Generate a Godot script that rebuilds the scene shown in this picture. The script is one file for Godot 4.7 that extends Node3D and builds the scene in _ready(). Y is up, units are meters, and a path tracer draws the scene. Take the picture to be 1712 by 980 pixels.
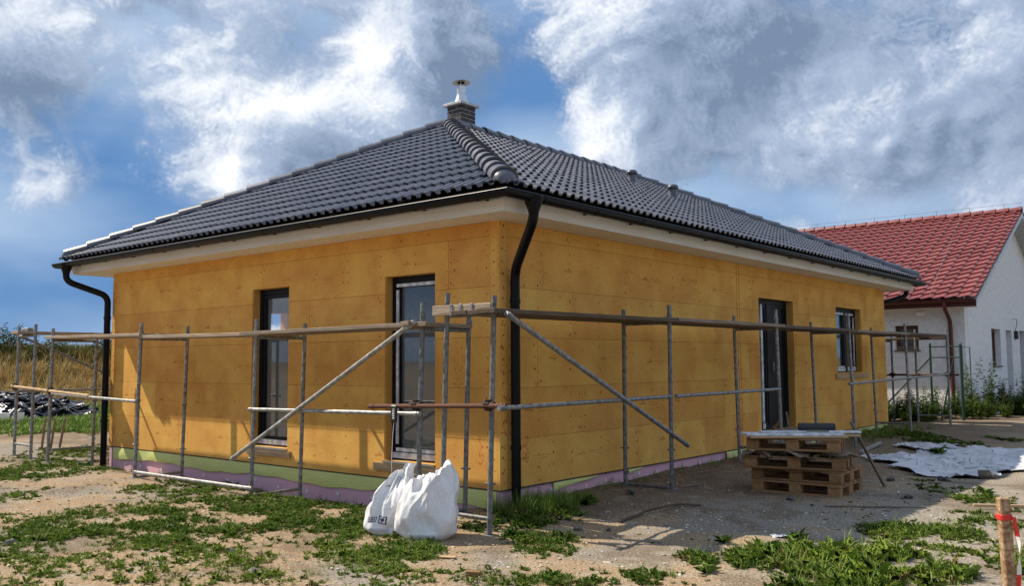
extends Node3D
# A bungalow under construction: insulation-board walls, dark tiled hip roof, scaffolding round it, neighbour's house behind.
# World: y up, camera near the origin looking along -z. The house and everything squared to it is laid out in the house's own
# axes: x along the right-hand wall, z outwards from that wall, origin at the near corner on the ground; H(x, y, z) gives the world point.

const TH := 0.694284
const LW := 13.23      # length of the right-hand wall
const LD := 8.80       # length of the left-hand wall
const BASE := 0.22     # bottom of the insulation boards
const TOP := 3.17      # soffit
var HO := Vector3(-0.14058, 0.0, -9.73848)
var HX := Vector3(sin(TH), 0, -cos(TH))
var HZ := Vector3(cos(TH), 0, sin(TH))
var HB := Basis(HX, Vector3.UP, HZ)
var rng := RandomNumberGenerator.new()
var M := {}
var T := {}

func H(x: float, y: float, z: float) -> Vector3:
	return HO + HX * x + HZ * z + Vector3(0, y, 0)

func to_local_axes(p: Vector3) -> Vector3:
	var q := p - HO
	return Vector3(q.dot(HX), p.y, q.dot(HZ))

func R(a: float, b: float) -> float:
	return rng.randf_range(a, b)

# ---------------------------------------------------------------- mesh builder
class MB:
	var v := PackedVector3Array()
	var n := PackedVector3Array()
	var uv := PackedVector2Array()
	var col := PackedColorArray()
	var idx := PackedInt32Array()
	var off := Vector3.ZERO
	var c := Color.WHITE
	var colored := false

	func _init(o := Vector3.ZERO) -> void:
		off = o

	func vert(p: Vector3, nn: Vector3, t := Vector2.ZERO) -> int:
		v.append(p - off)
		n.append(nn)
		uv.append(t)
		col.append(c)
		return v.size() - 1

	# a, b, c, d run counter-clockwise seen from outside
	func quad(a: Vector3, b: Vector3, cc: Vector3, d: Vector3, ta := Vector2.ZERO, tb := Vector2.ZERO, tc := Vector2.ZERO, td := Vector2.ZERO) -> void:
		var nn := (b - a).cross(cc - a)
		if nn.length_squared() < 1e-14:
			nn = (cc - a).cross(d - a)
		nn = nn.normalized()
		var i := vert(a, nn, ta)
		vert(b, nn, tb)
		vert(cc, nn, tc)
		vert(d, nn, td)
		idx.append_array(PackedInt32Array([i, i + 2, i + 1, i, i + 3, i + 2]))

	func tri(a: Vector3, b: Vector3, cc: Vector3) -> void:
		var nn := (b - a).cross(cc - a).normalized()
		var i := vert(a, nn)
		vert(b, nn)
		vert(cc, nn)
		idx.append_array(PackedInt32Array([i, i + 2, i + 1]))

	# eight corners: 0-3 bottom ring counter-clockwise seen from above, 4-7 the ring above it
	func hexa(p: Array) -> void:
		quad(p[3], p[2], p[1], p[0])
		quad(p[4], p[5], p[6], p[7])
		for i in 4:
			var j := (i + 1) % 4
			quad(p[i], p[j], p[4 + j], p[4 + i])

	func box(a: Vector3, b: Vector3) -> void:
		var lo := Vector3(minf(a.x, b.x), minf(a.y, b.y), minf(a.z, b.z))
		var hi := Vector3(maxf(a.x, b.x), maxf(a.y, b.y), maxf(a.z, b.z))
		hexa([Vector3(lo.x, lo.y, hi.z), Vector3(hi.x, lo.y, hi.z), Vector3(hi.x, lo.y, lo.z), Vector3(lo.x, lo.y, lo.z),
			Vector3(lo.x, hi.y, hi.z), Vector3(hi.x, hi.y, hi.z), Vector3(hi.x, hi.y, lo.z), Vector3(lo.x, hi.y, lo.z)])

	# box with chamfered edges, placed by a transform
	func cbox(t: Transform3D, size: Vector3, ch := 0.004) -> void:
		var h := size * 0.5
		ch = minf(ch, minf(h.x, minf(h.y, h.z)) * 0.6)
		var k := h - Vector3.ONE * ch
		var ax := [Vector3(1, 0, 0), Vector3(0, 1, 0), Vector3(0, 0, 1)]
		for a in 3:
			var b := (a + 1) % 3
			var d := (a + 2) % 3
			for s: float in [-1.0, 1.0]:
				var o: Vector3 = ax[a] * h[a] * s
				var e: Vector3 = ax[b] * k[b] * s
				var f: Vector3 = ax[d] * k[d]
				quad(t * (o - e - f), t * (o + e - f), t * (o + e + f), t * (o - e + f))
			# four edges along axis a
			for sb: float in [-1.0, 1.0]:
				for sd: float in [-1.0, 1.0]:
					var l: Vector3 = ax[a] * k[a]
					var p: Vector3 = ax[b] * h[b] * sb + ax[d] * k[d] * sd
					var q: Vector3 = ax[b] * k[b] * sb + ax[d] * h[d] * sd
					if (p - q).cross(l).dot(p + q) > 0:
						quad(t * (q - l), t * (p - l), t * (p + l), t * (q + l))
					else:
						quad(t * (p - l), t * (q - l), t * (q + l), t * (p + l))
		for sx: float in [-1.0, 1.0]:
			for sy: float in [-1.0, 1.0]:
				for sz: float in [-1.0, 1.0]:
					var p := Vector3(h.x * sx, k.y * sy, k.z * sz)
					var q := Vector3(k.x * sx, h.y * sy, k.z * sz)
					var r := Vector3(k.x * sx, k.y * sy, h.z * sz)
					if sx * sy * sz > 0:
						tri(t * p, t * q, t * r)
					else:
						tri(t * p, t * r, t * q)

	# tube between two points
	func tube(a: Vector3, b: Vector3, r: float, sides := 8, r2 := -1.0, caps := true) -> void:
		sweep([a, b], r, sides, r2, caps)

	# smooth tube along a path; r to r2 linearly
	func sweep(path: Array, r: float, sides := 8, r2 := -1.0, caps := true) -> void:
		if r2 < 0:
			r2 = r
		var m := path.size()
		var dir: Vector3 = (path[1] - path[0]).normalized()
		var side := dir.cross(Vector3.UP if absf(dir.y) < 0.95 else Vector3.RIGHT).normalized()
		var first := v.size()
		for i in m:
			var t: Vector3
			if i == 0:
				t = dir
			elif i == m - 1:
				t = (path[i] - path[i - 1]).normalized()
			else:
				t = ((path[i + 1] - path[i]).normalized() + (path[i] - path[i - 1]).normalized()).normalized()
			side = (side - t * side.dot(t)).normalized()
			var up := side.cross(t)
			var rad := lerpf(r, r2, float(i) / (m - 1))
			for k in sides:
				var an := TAU * k / sides
				var o := side * cos(an) + up * sin(an)
				vert(path[i] + o * rad, o, Vector2(float(k) / sides, i))
		for i in m - 1:
			for k in sides:
				var k2 := (k + 1) % sides
				var p := first + i * sides + k
				var q := first + i * sides + k2
				idx.append_array(PackedInt32Array([p, q, p + sides, q, q + sides, p + sides]))
		if caps:
			for e in 2:
				var at: Vector3 = path[0] if e == 0 else path[m - 1]
				var t: Vector3 = (path[0] - path[1]).normalized() if e == 0 else (path[m - 1] - path[m - 2]).normalized()
				var ci := vert(at, t)
				var st := v.size()
				for k in sides:
					var src := first + (0 if e == 0 else (m - 1) * sides) + k
					v.append(v[src])
					n.append(t)
					uv.append(Vector2.ZERO)
					col.append(c)
				for k in sides:
					var k2 := (k + 1) % sides
					if e == 0:
						idx.append_array(PackedInt32Array([ci, st + k2, st + k]))
					else:
						idx.append_array(PackedInt32Array([ci, st + k, st + k2]))

	# grid of points rows[i][j]; smooth normals; front is where (d/di) x (d/dj) points
	func grid(rows: Array, wrap := false, flip := false, uvs := true) -> void:
		var m := rows.size()
		var w: int = rows[0].size()
		var first := v.size()
		for i in m:
			for j in w:
				var du: Vector3 = rows[mini(i + 1, m - 1)][j] - rows[maxi(i - 1, 0)][j]
				var j0 := (j - 1 + w) % w if wrap else maxi(j - 1, 0)
				var j1 := (j + 1) % w if wrap else mini(j + 1, w - 1)
				var dv: Vector3 = rows[i][j1] - rows[i][j0]
				var nn := du.cross(dv)
				nn = nn.normalized() if nn.length_squared() > 1e-16 else Vector3.UP
				vert(rows[i][j], -nn if flip else nn, Vector2(float(j) / (w if wrap else w - 1), float(i) / (m - 1)) if uvs else Vector2.ZERO)
		for i in m - 1:
			for j in (w if wrap else w - 1):
				var j2 := (j + 1) % w
				var a := first + i * w + j
				var b := first + i * w + j2
				if flip:
					idx.append_array(PackedInt32Array([a, a + w, b, b, a + w, b + w]))
				else:
					idx.append_array(PackedInt32Array([a, b, a + w, b, b + w, a + w]))

	# surface of revolution about a vertical axis through at; prof = [[r, y], ...] from bottom to top
	func lathe(at: Vector3, prof: Array, sides := 16, b := Basis()) -> void:
		var rows := []
		for p in prof:
			var row := PackedVector3Array()
			for k in sides:
				var an := TAU * k / sides
				row.append(at + b * Vector3(cos(an) * p[0], p[1], sin(an) * p[0]))
			rows.append(row)
		grid(rows, true, false)

	func mesh(m: Material) -> ArrayMesh:
		var a := []
		a.resize(Mesh.ARRAY_MAX)
		a[Mesh.ARRAY_VERTEX] = v
		a[Mesh.ARRAY_NORMAL] = n
		a[Mesh.ARRAY_TEX_UV] = uv
		if colored:
			a[Mesh.ARRAY_COLOR] = col
		a[Mesh.ARRAY_INDEX] = idx
		var out := ArrayMesh.new()
		out.add_surface_from_arrays(Mesh.PRIMITIVE_TRIANGLES, a)
		out.surface_set_material(0, m)
		return out

# ---------------------------------------------------------------- nodes
var used := {}

func numbered(called: String) -> String:
	if not used.has(called):
		used[called] = 0
		return called
	used[called] += 1
	return "%s_%03d" % [called, used[called]]

func put(mb: MB, called: String, m: Material, parent: Node, label := "") -> MeshInstance3D:
	var o := MeshInstance3D.new()
	o.mesh = mb.mesh(m)
	o.name = called
	parent.add_child(o, true)
	if label:
		o.set_meta("label", label)
	return o

func put_mesh(me: Mesh, called: String, parent: Node, t := Transform3D(), m: Material = null) -> MeshInstance3D:
	var o := MeshInstance3D.new()
	o.mesh = me
	o.name = called
	o.transform = t
	if m:
		o.material_override = m
	parent.add_child(o, true)
	return o

func tag(o: Node, label: String, category: String, group := "", kind := "") -> Node:
	if label:
		o.set_meta("label", label)
	if category:
		o.set_meta("category", category)
	if group:
		o.set_meta("group", group)
	if kind:
		o.set_meta("kind", kind)
	return o

# a thing laid out in the house's axes, its node standing at `at` (house axes)
func thing(called: String, label: String, category: String, at := Vector3.ZERO, group := "") -> Node3D:
	var o := Node3D.new()
	o.name = numbered(called)
	add_child(o)
	o.transform = Transform3D(HB, H(at.x, at.y, at.z))
	tag(o, label, category, group)
	return o

# a thing in world axes
func wthing(called: String, label: String, category: String, at := Vector3.ZERO, turn := 0.0, group := "") -> Node3D:
	var o := Node3D.new()
	o.name = numbered(called)
	add_child(o)
	o.position = at
	o.rotation.y = turn
	tag(o, label, category, group)
	return o

func part(called: String, parent: Node) -> Node3D:
	var o := Node3D.new()
	o.name = called
	parent.add_child(o, true)
	return o

func top(mb: MB, called: String, m: Material, label: String, category: String, at := Vector3.ZERO, basis_ := Basis(), group := "") -> MeshInstance3D:
	var o := MeshInstance3D.new()
	o.mesh = mb.mesh(m)
	o.name = numbered(called)
	o.transform = Transform3D(basis_, at)
	add_child(o)
	tag(o, label, category, group)
	return o

func structure(mb: MB, called: String, m: Material) -> MeshInstance3D:
	var o := MeshInstance3D.new()
	o.mesh = mb.mesh(m)
	o.name = numbered(called)
	add_child(o)
	o.set_meta("kind", "structure")
	return o

# ---------------------------------------------------------------- materials
func lin(r: float, g: float, b: float) -> Color:
	return Color(r, g, b).linear_to_srgb()

func noise_map(seed_: int, freq: float, oct: int, c0: Color, c1: Color, size := 512, kind := FastNoiseLite.TYPE_SIMPLEX_SMOOTH) -> NoiseTexture2D:
	var f := FastNoiseLite.new()
	f.seed = seed_
	f.noise_type = kind
	f.frequency = freq
	f.fractal_octaves = oct
	var t := NoiseTexture2D.new()
	t.width = size
	t.height = size
	t.seamless = true
	t.noise = f
	var g := Gradient.new()
	g.colors = PackedColorArray([c0, c1])
	g.offsets = PackedFloat32Array([0.15, 0.85])
	t.color_ramp = g
	return t

func noise_normal(seed_: int, freq: float, oct: int, strength := 4.0, size := 512) -> NoiseTexture2D:
	var f := FastNoiseLite.new()
	f.seed = seed_
	f.noise_type = FastNoiseLite.TYPE_SIMPLEX_SMOOTH
	f.frequency = freq
	f.fractal_octaves = oct
	var t := NoiseTexture2D.new()
	t.width = size
	t.height = size
	t.seamless = true
	t.noise = f
	t.as_normal_map = true
	t.bump_strength = strength
	return t

func mat(c: Color, rough := 0.8, metal := 0.0, tex: Texture2D = null, scale := Vector3.ONE, normal: Texture2D = null, nscale := 1.0) -> StandardMaterial3D:
	var m := StandardMaterial3D.new()
	m.albedo_color = c
	m.roughness = rough
	m.metallic = metal
	if tex:
		m.albedo_texture = tex
	if normal:
		m.normal_enabled = true
		m.normal_texture = normal
		m.normal_scale = nscale
	if tex or normal:
		m.uv1_triplanar = true
		m.uv1_scale = scale
	return m

func wood_image(seed_: int, dark: Color, light: Color, knots: int) -> ImageTexture:
	var f := FastNoiseLite.new()
	f.seed = seed_
	f.frequency = 0.02
	f.fractal_octaves = 4
	var w := 256
	var img := Image.create(w, w, false, Image.FORMAT_RGB8)
	var kp := []
	for k in knots:
		kp.append(Vector2(R(20, 236), R(20, 236)))
	for y in w:
		for x in w:
			var yy := float(y)
			var kn := 0.0
			for q: Vector2 in kp:
				var d := Vector2((x - q.x) * 0.35, y - q.y).length()
				if d < 16.0:
					kn = maxf(kn, 1.0 - d / 16.0)
			var a := f.get_noise_2d(x * 0.25, yy * 5.0 + kn * 30.0)
			var b := f.get_noise_2d(x * 0.9 + 400.0, yy * 14.0)
			var t := clampf(0.5 + a * 0.75 + b * 0.35 - kn * kn * 0.8, 0.0, 1.0)
			img.set_pixel(x, y, dark.lerp(light, t))
	return ImageTexture.create_from_image(img)

func setup_materials() -> void:
	T.mottle = noise_map(11, 0.012, 5, Color(0.72, 0.72, 0.72), Color(1, 1, 1))
	T.pale = noise_map(18, 0.05, 4, Color(0.84, 0.84, 0.84), Color(1, 1, 1))
	T.faint = noise_map(16, 0.02, 5, Color(0.93, 0.93, 0.93), Color(1, 1, 1))
	T.speck = noise_map(12, 0.09, 4, Color(0.6, 0.6, 0.6), Color(1, 1, 1))
	T.rust = noise_map(13, 0.02, 5, Color(0.42, 0.36, 0.32), Color(1, 1, 1))
	T.stain = noise_map(17, 0.03, 4, Color(0.62, 0.6, 0.57), Color(1, 1, 1))
	T.nfine = noise_normal(14, 0.09, 4, 5.0)
	T.nmid = noise_normal(15, 0.025, 4, 6.0)
	T.wood = wood_image(21, Color(0.62, 0.52, 0.42), Color(1, 1, 1), 4)
	T.palewood = wood_image(23, Color(0.88, 0.86, 0.83), Color(1, 1, 1), 2)
	T.greywood = wood_image(22, Color(0.5, 0.47, 0.45), Color(1, 1, 1), 3)
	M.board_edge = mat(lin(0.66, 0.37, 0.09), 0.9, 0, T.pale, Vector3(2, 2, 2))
	M.xps = mat(lin(0.86, 0.52, 0.62), 0.8, 0, T.pale, Vector3(3, 3, 3), T.nfine, 0.3)
	M.membrane = mat(lin(0.74, 0.80, 0.27), 0.5, 0, T.pale, Vector3(1.5, 1.5, 1.5))
	M.steelrail = mat(lin(0.05, 0.045, 0.04), 0.6)
	M.white_wood = mat(lin(0.84, 0.82, 0.75), 0.65, 0, T.palewood, Vector3(0.7, 5, 5))
	M.white_wood_z = mat(lin(0.84, 0.82, 0.75), 0.65, 0, T.palewood, Vector3(5, 5, 0.7))
	M.gutter = mat(lin(0.006, 0.007, 0.011), 0.33, 0.0, T.mottle, Vector3(1, 1, 1))
	M.gutter.metallic_specular = 0.28
	M.tile = mat(lin(0.080, 0.092, 0.128), 0.36, 0.0, T.mottle, Vector3(1.3, 1.3, 1.3), T.nfine, 0.12)
	M.tile.metallic_specular = 0.62
	M.tile2 = mat(lin(0.092, 0.104, 0.142), 0.39, 0.0, T.mottle, Vector3(1.7, 1.7, 1.7), T.nfine, 0.12)
	M.tile2.metallic_specular = 0.62
	M.tile3 = mat(lin(0.070, 0.081, 0.114), 0.34, 0.0, T.mottle, Vector3(1.1, 1.1, 1.1), T.nfine, 0.12)
	M.tile3.metallic_specular = 0.62
	M.deck = mat(lin(0.02, 0.02, 0.022), 0.9)
	M.red = mat(lin(0.31, 0.082, 0.076), 0.34, 0, T.mottle, Vector3(1.5, 1.5, 1.5))
	M.red2 = mat(lin(0.26, 0.066, 0.062), 0.36, 0, T.mottle, Vector3(1.2, 1.2, 1.2))
	M.red3 = mat(lin(0.35, 0.100, 0.092), 0.34, 0, T.mottle, Vector3(1.9, 1.9, 1.9))
	M.redmetal = mat(lin(0.075, 0.012, 0.012), 0.4)
	M.render = mat(lin(0.74, 0.75, 0.77), 0.92, 0, T.faint, Vector3(0.5, 0.5, 0.5), T.nfine, 0.3)
	M.frame = mat(lin(0.007, 0.008, 0.011), 0.5)
	M.frame.metallic_specular = 0.3
	M.whitefoil = mat(lin(0.78, 0.82, 0.88), 0.45, 0, T.mottle, Vector3(1, 1, 1))
	M.brownframe = mat(lin(0.07, 0.022, 0.012), 0.5)
	M.glass = StandardMaterial3D.new()
	M.glass.albedo_color = Color(0.75, 0.8, 0.82, 0.10)
	M.glass.transparency = BaseMaterial3D.TRANSPARENCY_ALPHA
	M.glass.roughness = 0.02
	M.glass.metallic_specular = 0.95
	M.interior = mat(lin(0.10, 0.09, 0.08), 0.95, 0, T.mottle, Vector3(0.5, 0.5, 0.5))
	M.brick = mat(lin(0.020, 0.019, 0.020), 0.55, 0, T.speck, Vector3(3, 3, 3))
	M.brick2 = mat(lin(0.035, 0.033, 0.034), 0.55, 0, T.speck, Vector3(3, 3, 3))
	M.mortar = mat(lin(0.55, 0.55, 0.55), 0.9, 0, T.speck, Vector3(3, 3, 3))
	M.zinc = mat(lin(0.62, 0.64, 0.66), 0.3, 0.9, T.faint, Vector3(1, 1, 1))
	M.capwhite = mat(lin(0.62, 0.64, 0.68), 0.45, 0.2, T.mottle, Vector3(2, 2, 2))
	M.galv = mat(lin(0.34, 0.36, 0.38), 0.5, 0.35, T.stain, Vector3(1.0, 0.7, 1.0))
	M.galv2 = mat(lin(0.25, 0.265, 0.275), 0.6, 0.3, T.stain, Vector3(1.3, 0.8, 1.3))
	M.paleTube = mat(lin(0.50, 0.52, 0.52), 0.45, 0.3, T.stain, Vector3(0.6, 0.6, 0.6))
	M.rusty = mat(lin(0.20, 0.085, 0.05), 0.85, 0.1, T.speck, Vector3(1.5, 1.5, 1.5), T.nfine, 0.6)
	M.coupler = mat(lin(0.055, 0.022, 0.016), 0.8, 0.2, T.speck, Vector3(3, 3, 3), T.nfine, 0.5)
	for a in [["x", Vector3(0.8, 7, 7)], ["z", Vector3(7, 7, 0.8)], ["y", Vector3(7, 0.8, 7)]]:
		M["plank_" + a[0]] = mat(lin(0.60, 0.50, 0.37), 0.85, 0, T.greywood, a[1])
		M["plankgrey_" + a[0]] = mat(lin(0.40, 0.33, 0.255), 0.9, 0, T.greywood, a[1] * 1.2)
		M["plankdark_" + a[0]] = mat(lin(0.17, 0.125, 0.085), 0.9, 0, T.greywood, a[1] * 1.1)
		M["pallet_" + a[0]] = mat(lin(0.45, 0.29, 0.145), 0.85, 0, T.wood, a[1] * 1.3)
		M["pallet2_" + a[0]] = mat(lin(0.36, 0.225, 0.11), 0.88, 0, T.wood, a[1])
		M["fresh_" + a[0]] = mat(lin(0.72, 0.57, 0.36), 0.8, 0, T.wood, a[1] * 0.9)
		M["stake_" + a[0]] = mat(lin(0.46, 0.34, 0.22), 0.9, 0, T.wood, a[1] * 1.2)
	M.green_steel = mat(lin(0.006, 0.036, 0.024), 0.5)
	M.plastic_white = mat(lin(0.78, 0.79, 0.80), 0.35)
	M.black = mat(lin(0.012, 0.012, 0.013), 0.5)
	M.purple = mat(lin(0.03, 0.02, 0.09), 0.5)
	M.card = mat(lin(0.30, 0.23, 0.16), 0.9, 0, T.mottle, Vector3(3, 3, 3))
	M.tarp = mat(lin(0.66, 0.68, 0.73), 0.55, 0, T.pale, Vector3(1.2, 1.2, 1.2))
	M.stone = mat(lin(0.26, 0.235, 0.205), 0.95, 0, T.speck, Vector3(4, 4, 4), T.nfine, 0.8)
	M.stone2 = mat(lin(0.16, 0.15, 0.14), 0.95, 0, T.speck, Vector3(4, 4, 4), T.nfine, 0.8)
	M.tape_red = mat(lin(0.62, 0.03, 0.025), 0.45)
	M.tape_white = mat(lin(0.78, 0.76, 0.74), 0.45)
	M.concrete = mat(lin(0.36, 0.35, 0.33), 0.95, 0, T.speck, Vector3(1.5, 1.5, 1.5))

# ---------------------------------------------------------------- sky
# Cloud masses as humps and hollows: azimuth and elevation in degrees, extents, amount; then where they stand brighter or darker
var cloud_cover := [[-29.3, 16.2, 2.6, 2.5, 0.45], [-27.6, 10.0, 3.3, 2.4, 0.30], [-14.6, 15.2, 4.3, 1.9, 0.45], [-7.1, 17.6, 3.4, 4.6, 0.55], [-3.7, 19.1, 4.6, 3.8, 0.35], [-9.8, 19.9, 5.2, 3.4, 0.15], [-17.6, 11.1, 1.4, 1.2, 0.45], [8.6, 18.3, 6.0, 5.0, 0.45], [6.7, 14.1, 3.0, 2.3, 0.35], [16.6, 18.4, 8.1, 4.8, 0.50], [22.1, 14.5, 6.6, 4.6, 0.50], [28.4, 16.0, 4.5, 6.8, 0.40], [26.6, 10.4, 6.2, 2.8, 0.15], [-20.5, 17.4, 7.8, 3.2, 0.25], [1.9, 16.0, 3.1, 3.5, -0.25], [0.2, 12.0, 6.2, 2.3, -0.35], [-12.5, 21.0, 2.2, 1.5, -0.60], [-23.8, 4.4, 11.6, 4.2, -0.95], [-22.2, 9.4, 4.3, 2.1, -0.45], [13.0, 9.7, 9.5, 1.9, -0.45], [-9.8, 11.5, 3.4, 1.5, -0.30], [-24.8, 13.9, 1.9, 2.4, -0.20], [-75.0, 28.0, 30.0, 18.0, 0.1], [80.0, 22.0, 36.0, 16.0, 0.35], [150.0, 26.0, 40.0, 18.0, 0.3], [-140.0, 24.0, 36.0, 18.0, 0.3], [0.0, 44.0, 80.0, 16.0, 0.3], [120.0, 58.0, 80.0, 18.0, 0.2]]
var cloud_light := [[-8.1, 18.3, 2.1, 4.6, 0.30], [-9.8, 16.8, 2.2, 3.0, 0.18], [-13.8, 16.1, 2.9, 1.3, 0.30], [-16.3, 14.2, 3.2, 1.3, 0.14], [-17.6, 11.3, 1.4, 1.2, 0.29], [-20.5, 17.0, 6.8, 2.9, 0.19], [-27.3, 19.0, 3.7, 1.7, 0.14], [-27.9, 9.3, 2.7, 1.7, 0.14], [7.8, 18.8, 1.7, 2.7, 0.19], [6.7, 14.6, 2.3, 1.9, 0.22], [20.1, 15.7, 3.7, 2.2, 0.16], [17.7, 13.5, 3.1, 1.8, 0.10], [21.8, 14.2, 11.0, 6.1, -0.10], [27.8, 9.3, 4.2, 1.7, 0.09], [-29.3, 16.1, 2.3, 2.4, -0.38], [-12.7, 19.0, 4.8, 3.4, -0.16], [-4.5, 16.3, 2.3, 3.5, -0.10], [0.5, 17.7, 4.2, 4.2, -0.16], [19.2, 19.6, 4.1, 1.7, -0.36], [12.3, 19.7, 4.4, 2.6, -0.12], [15.9, 17.4, 3.2, 2.2, -0.10], [26.3, 16.7, 2.2, 4.5, -0.14], [29.0, 17.8, 2.9, 3.0, -0.05], [-11.3, 13.7, 4.4, 1.5, -0.12], [10.4, 15.0, 3.4, 3.0, -0.08]]

func humps(list: Array, az: float, el: float) -> float:
	var s := 0.0
	for b in list:
		var dx: float = absf(az - b[0])
		if dx > 180.0:
			dx = 360.0 - dx
		var e: float = (dx / b[2]) ** 2 + ((el - b[1]) / b[3]) ** 2
		if e < 9.0:
			s += b[4] * exp(-e)
	return s

func sky_band(w: int, h: int, el_top: float) -> Image:
	var f := FastNoiseLite.new()
	f.seed = 5
	f.noise_type = FastNoiseLite.TYPE_SIMPLEX
	f.frequency = 0.052
	f.fractal_octaves = 7
	f.fractal_gain = 0.50
	f.domain_warp_enabled = true
	f.domain_warp_amplitude = 6.0
	f.domain_warp_frequency = 0.06
	var g := FastNoiseLite.new()
	g.seed = 9
	g.frequency = 0.04
	g.fractal_octaves = 5
	var cw := 720
	var ch := 91
	# the humps, sampled on a coarse grid
	var ca := PackedFloat32Array()
	var cb := PackedFloat32Array()
	ca.resize(cw * ch)
	cb.resize(cw * ch)
	for j in ch:
		for i in cw:
			var az := (float(i) / cw - 0.5) * 360.0
			ca[j * cw + i] = humps(cloud_cover, az, j)
			cb[j * cw + i] = humps(cloud_light, az, j)
	var fd := PackedFloat32Array()
	fd.resize(w * h)
	var px := PackedFloat32Array()
	var pz := PackedFloat32Array()
	var front := PackedFloat32Array()      # extra brightness on clouds opposite the sun, added to light the shaded right wall
	for i in w:
		var az := (float(i) + 0.5) / w * TAU - PI
		px.append(sin(az) * 57.3)
		pz.append(-cos(az) * 57.3)
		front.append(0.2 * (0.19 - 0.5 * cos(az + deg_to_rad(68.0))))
	for j in h:
		var el := el_top * (1.0 - (j + 0.5) / h)
		var shrink := maxf(cos(deg_to_rad(el)), 0.02)
		var jc := mini(int(el), ch - 2)
		var fj := el - jc
		for i in w:
			var x := float(i) * cw / w
			var ic := int(x)
			var fi := x - ic
			var i2 := (ic + 1) % cw
			var b := lerpf(lerpf(ca[jc * cw + ic], ca[jc * cw + i2], fi), lerpf(ca[(jc + 1) * cw + ic], ca[(jc + 1) * cw + i2], fi), fj)
			fd[j * w + i] = f.get_noise_3d(px[i] * shrink, el * 1.2, pz[i] * shrink) * 1.15 + b + 0.15
	var out := PackedByteArray()
	out.resize(w * h * 3)
	var sx := int(2.6 / 360.0 * w)     # a step towards the sun, up and to the left
	var sy := int(2.0 / el_top * h)
	for j in h:
		var el := el_top * (1.0 - (j + 0.5) / h)
		var shrink := maxf(cos(deg_to_rad(el)), 0.02)
		var jc := mini(int(el), ch - 2)
		var fj := el - jc
		var up := clampf(el / 40.0, 0.0, 1.0)
		var br := lerpf(0.092, 0.085, up)
		var bg := lerpf(0.215, 0.195, up)
		var bb := lerpf(0.43, 0.42, up)
		var j2 := maxi(j - sy, 0)
		var j3 := maxi(j - sy / 4, 0)
		for i in w:
			var d := fd[j * w + i]
			var x := float(i) * cw / w
			var ic := int(x)
			var fi := x - ic
			var i2 := (ic + 1) % cw
			var b := lerpf(lerpf(cb[jc * cw + ic], cb[jc * cw + i2], fi), lerpf(cb[(jc + 1) * cw + ic], cb[(jc + 1) * cw + i2], fi), fj)
			var vn := g.get_noise_3d(px[i] * shrink * 0.8, el * 1.9, pz[i] * shrink * 0.8)
			var vc := clampf(0.28 + vn * 0.75 + b * 0.6, 0.0, 0.75)
			var r := lerpf(br, 0.52, vc)
			var gg := lerpf(bg, 0.63, vc)
			var bl := lerpf(bb, 0.75, vc)
			var d2 := fd[j2 * w + (i - sx + w) % w]
			var d3 := fd[j3 * w + (i - sx / 4 + w) % w]
			var cov := smoothstep(-0.18, 0.30, d) * 0.97
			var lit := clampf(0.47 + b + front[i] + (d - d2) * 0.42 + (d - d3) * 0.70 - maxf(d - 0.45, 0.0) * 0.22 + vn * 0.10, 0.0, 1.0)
			var k := lit * 2.0 if lit < 0.5 else (lit - 0.5) * 2.0
			var cr := lerpf(0.15, 0.330, k) if lit < 0.5 else lerpf(0.330, 0.80, k)
			var cg := lerpf(0.21, 0.405, k) if lit < 0.5 else lerpf(0.405, 0.82, k)
			var cl := lerpf(0.31, 0.535, k) if lit < 0.5 else lerpf(0.535, 0.85, k)
			var o := (j * w + i) * 3
			out[o] = int(255.0 * pow(lerpf(r, cr, cov), 0.4545))
			out[o + 1] = int(255.0 * pow(lerpf(gg, cg, cov), 0.4545))
			out[o + 2] = int(255.0 * pow(lerpf(bl, cl, cov), 0.4545))
	return Image.create_from_data(w, h, false, Image.FORMAT_RGB8, out)

func setup_sky() -> Environment:
	var img := Image.create(4096, 2048, false, Image.FORMAT_RGB8)
	img.fill(Color(0.42, 0.40, 0.36))
	var high := sky_band(1024, 256, 90.0)
	high.resize(4096, 1024, Image.INTERPOLATE_CUBIC)
	img.blit_rect(high, Rect2i(0, 0, 4096, 1024), Vector2i.ZERO)
	var low := sky_band(4096, 341, 30.0 * 341.0 / 341.333)
	img.blit_rect(low, Rect2i(0, 0, 4096, 341), Vector2i(0, 1024 - 341))
	var turned := Image.create(4096, 2048, false, Image.FORMAT_RGB8)   # the panorama's first column looks along -z
	turned.blit_rect(img, Rect2i(2048, 0, 2048, 2048), Vector2i.ZERO)
	turned.blit_rect(img, Rect2i(0, 0, 2048, 2048), Vector2i(2048, 0))
	img = turned
	var e := Environment.new()
	e.background_mode = Environment.BG_SKY
	var s := Sky.new()
	var pm := PanoramaSkyMaterial.new()
	pm.panorama = ImageTexture.create_from_image(img)
	pm.energy_multiplier = 0.90
	s.sky_material = pm
	e.sky = s
	return e

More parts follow.
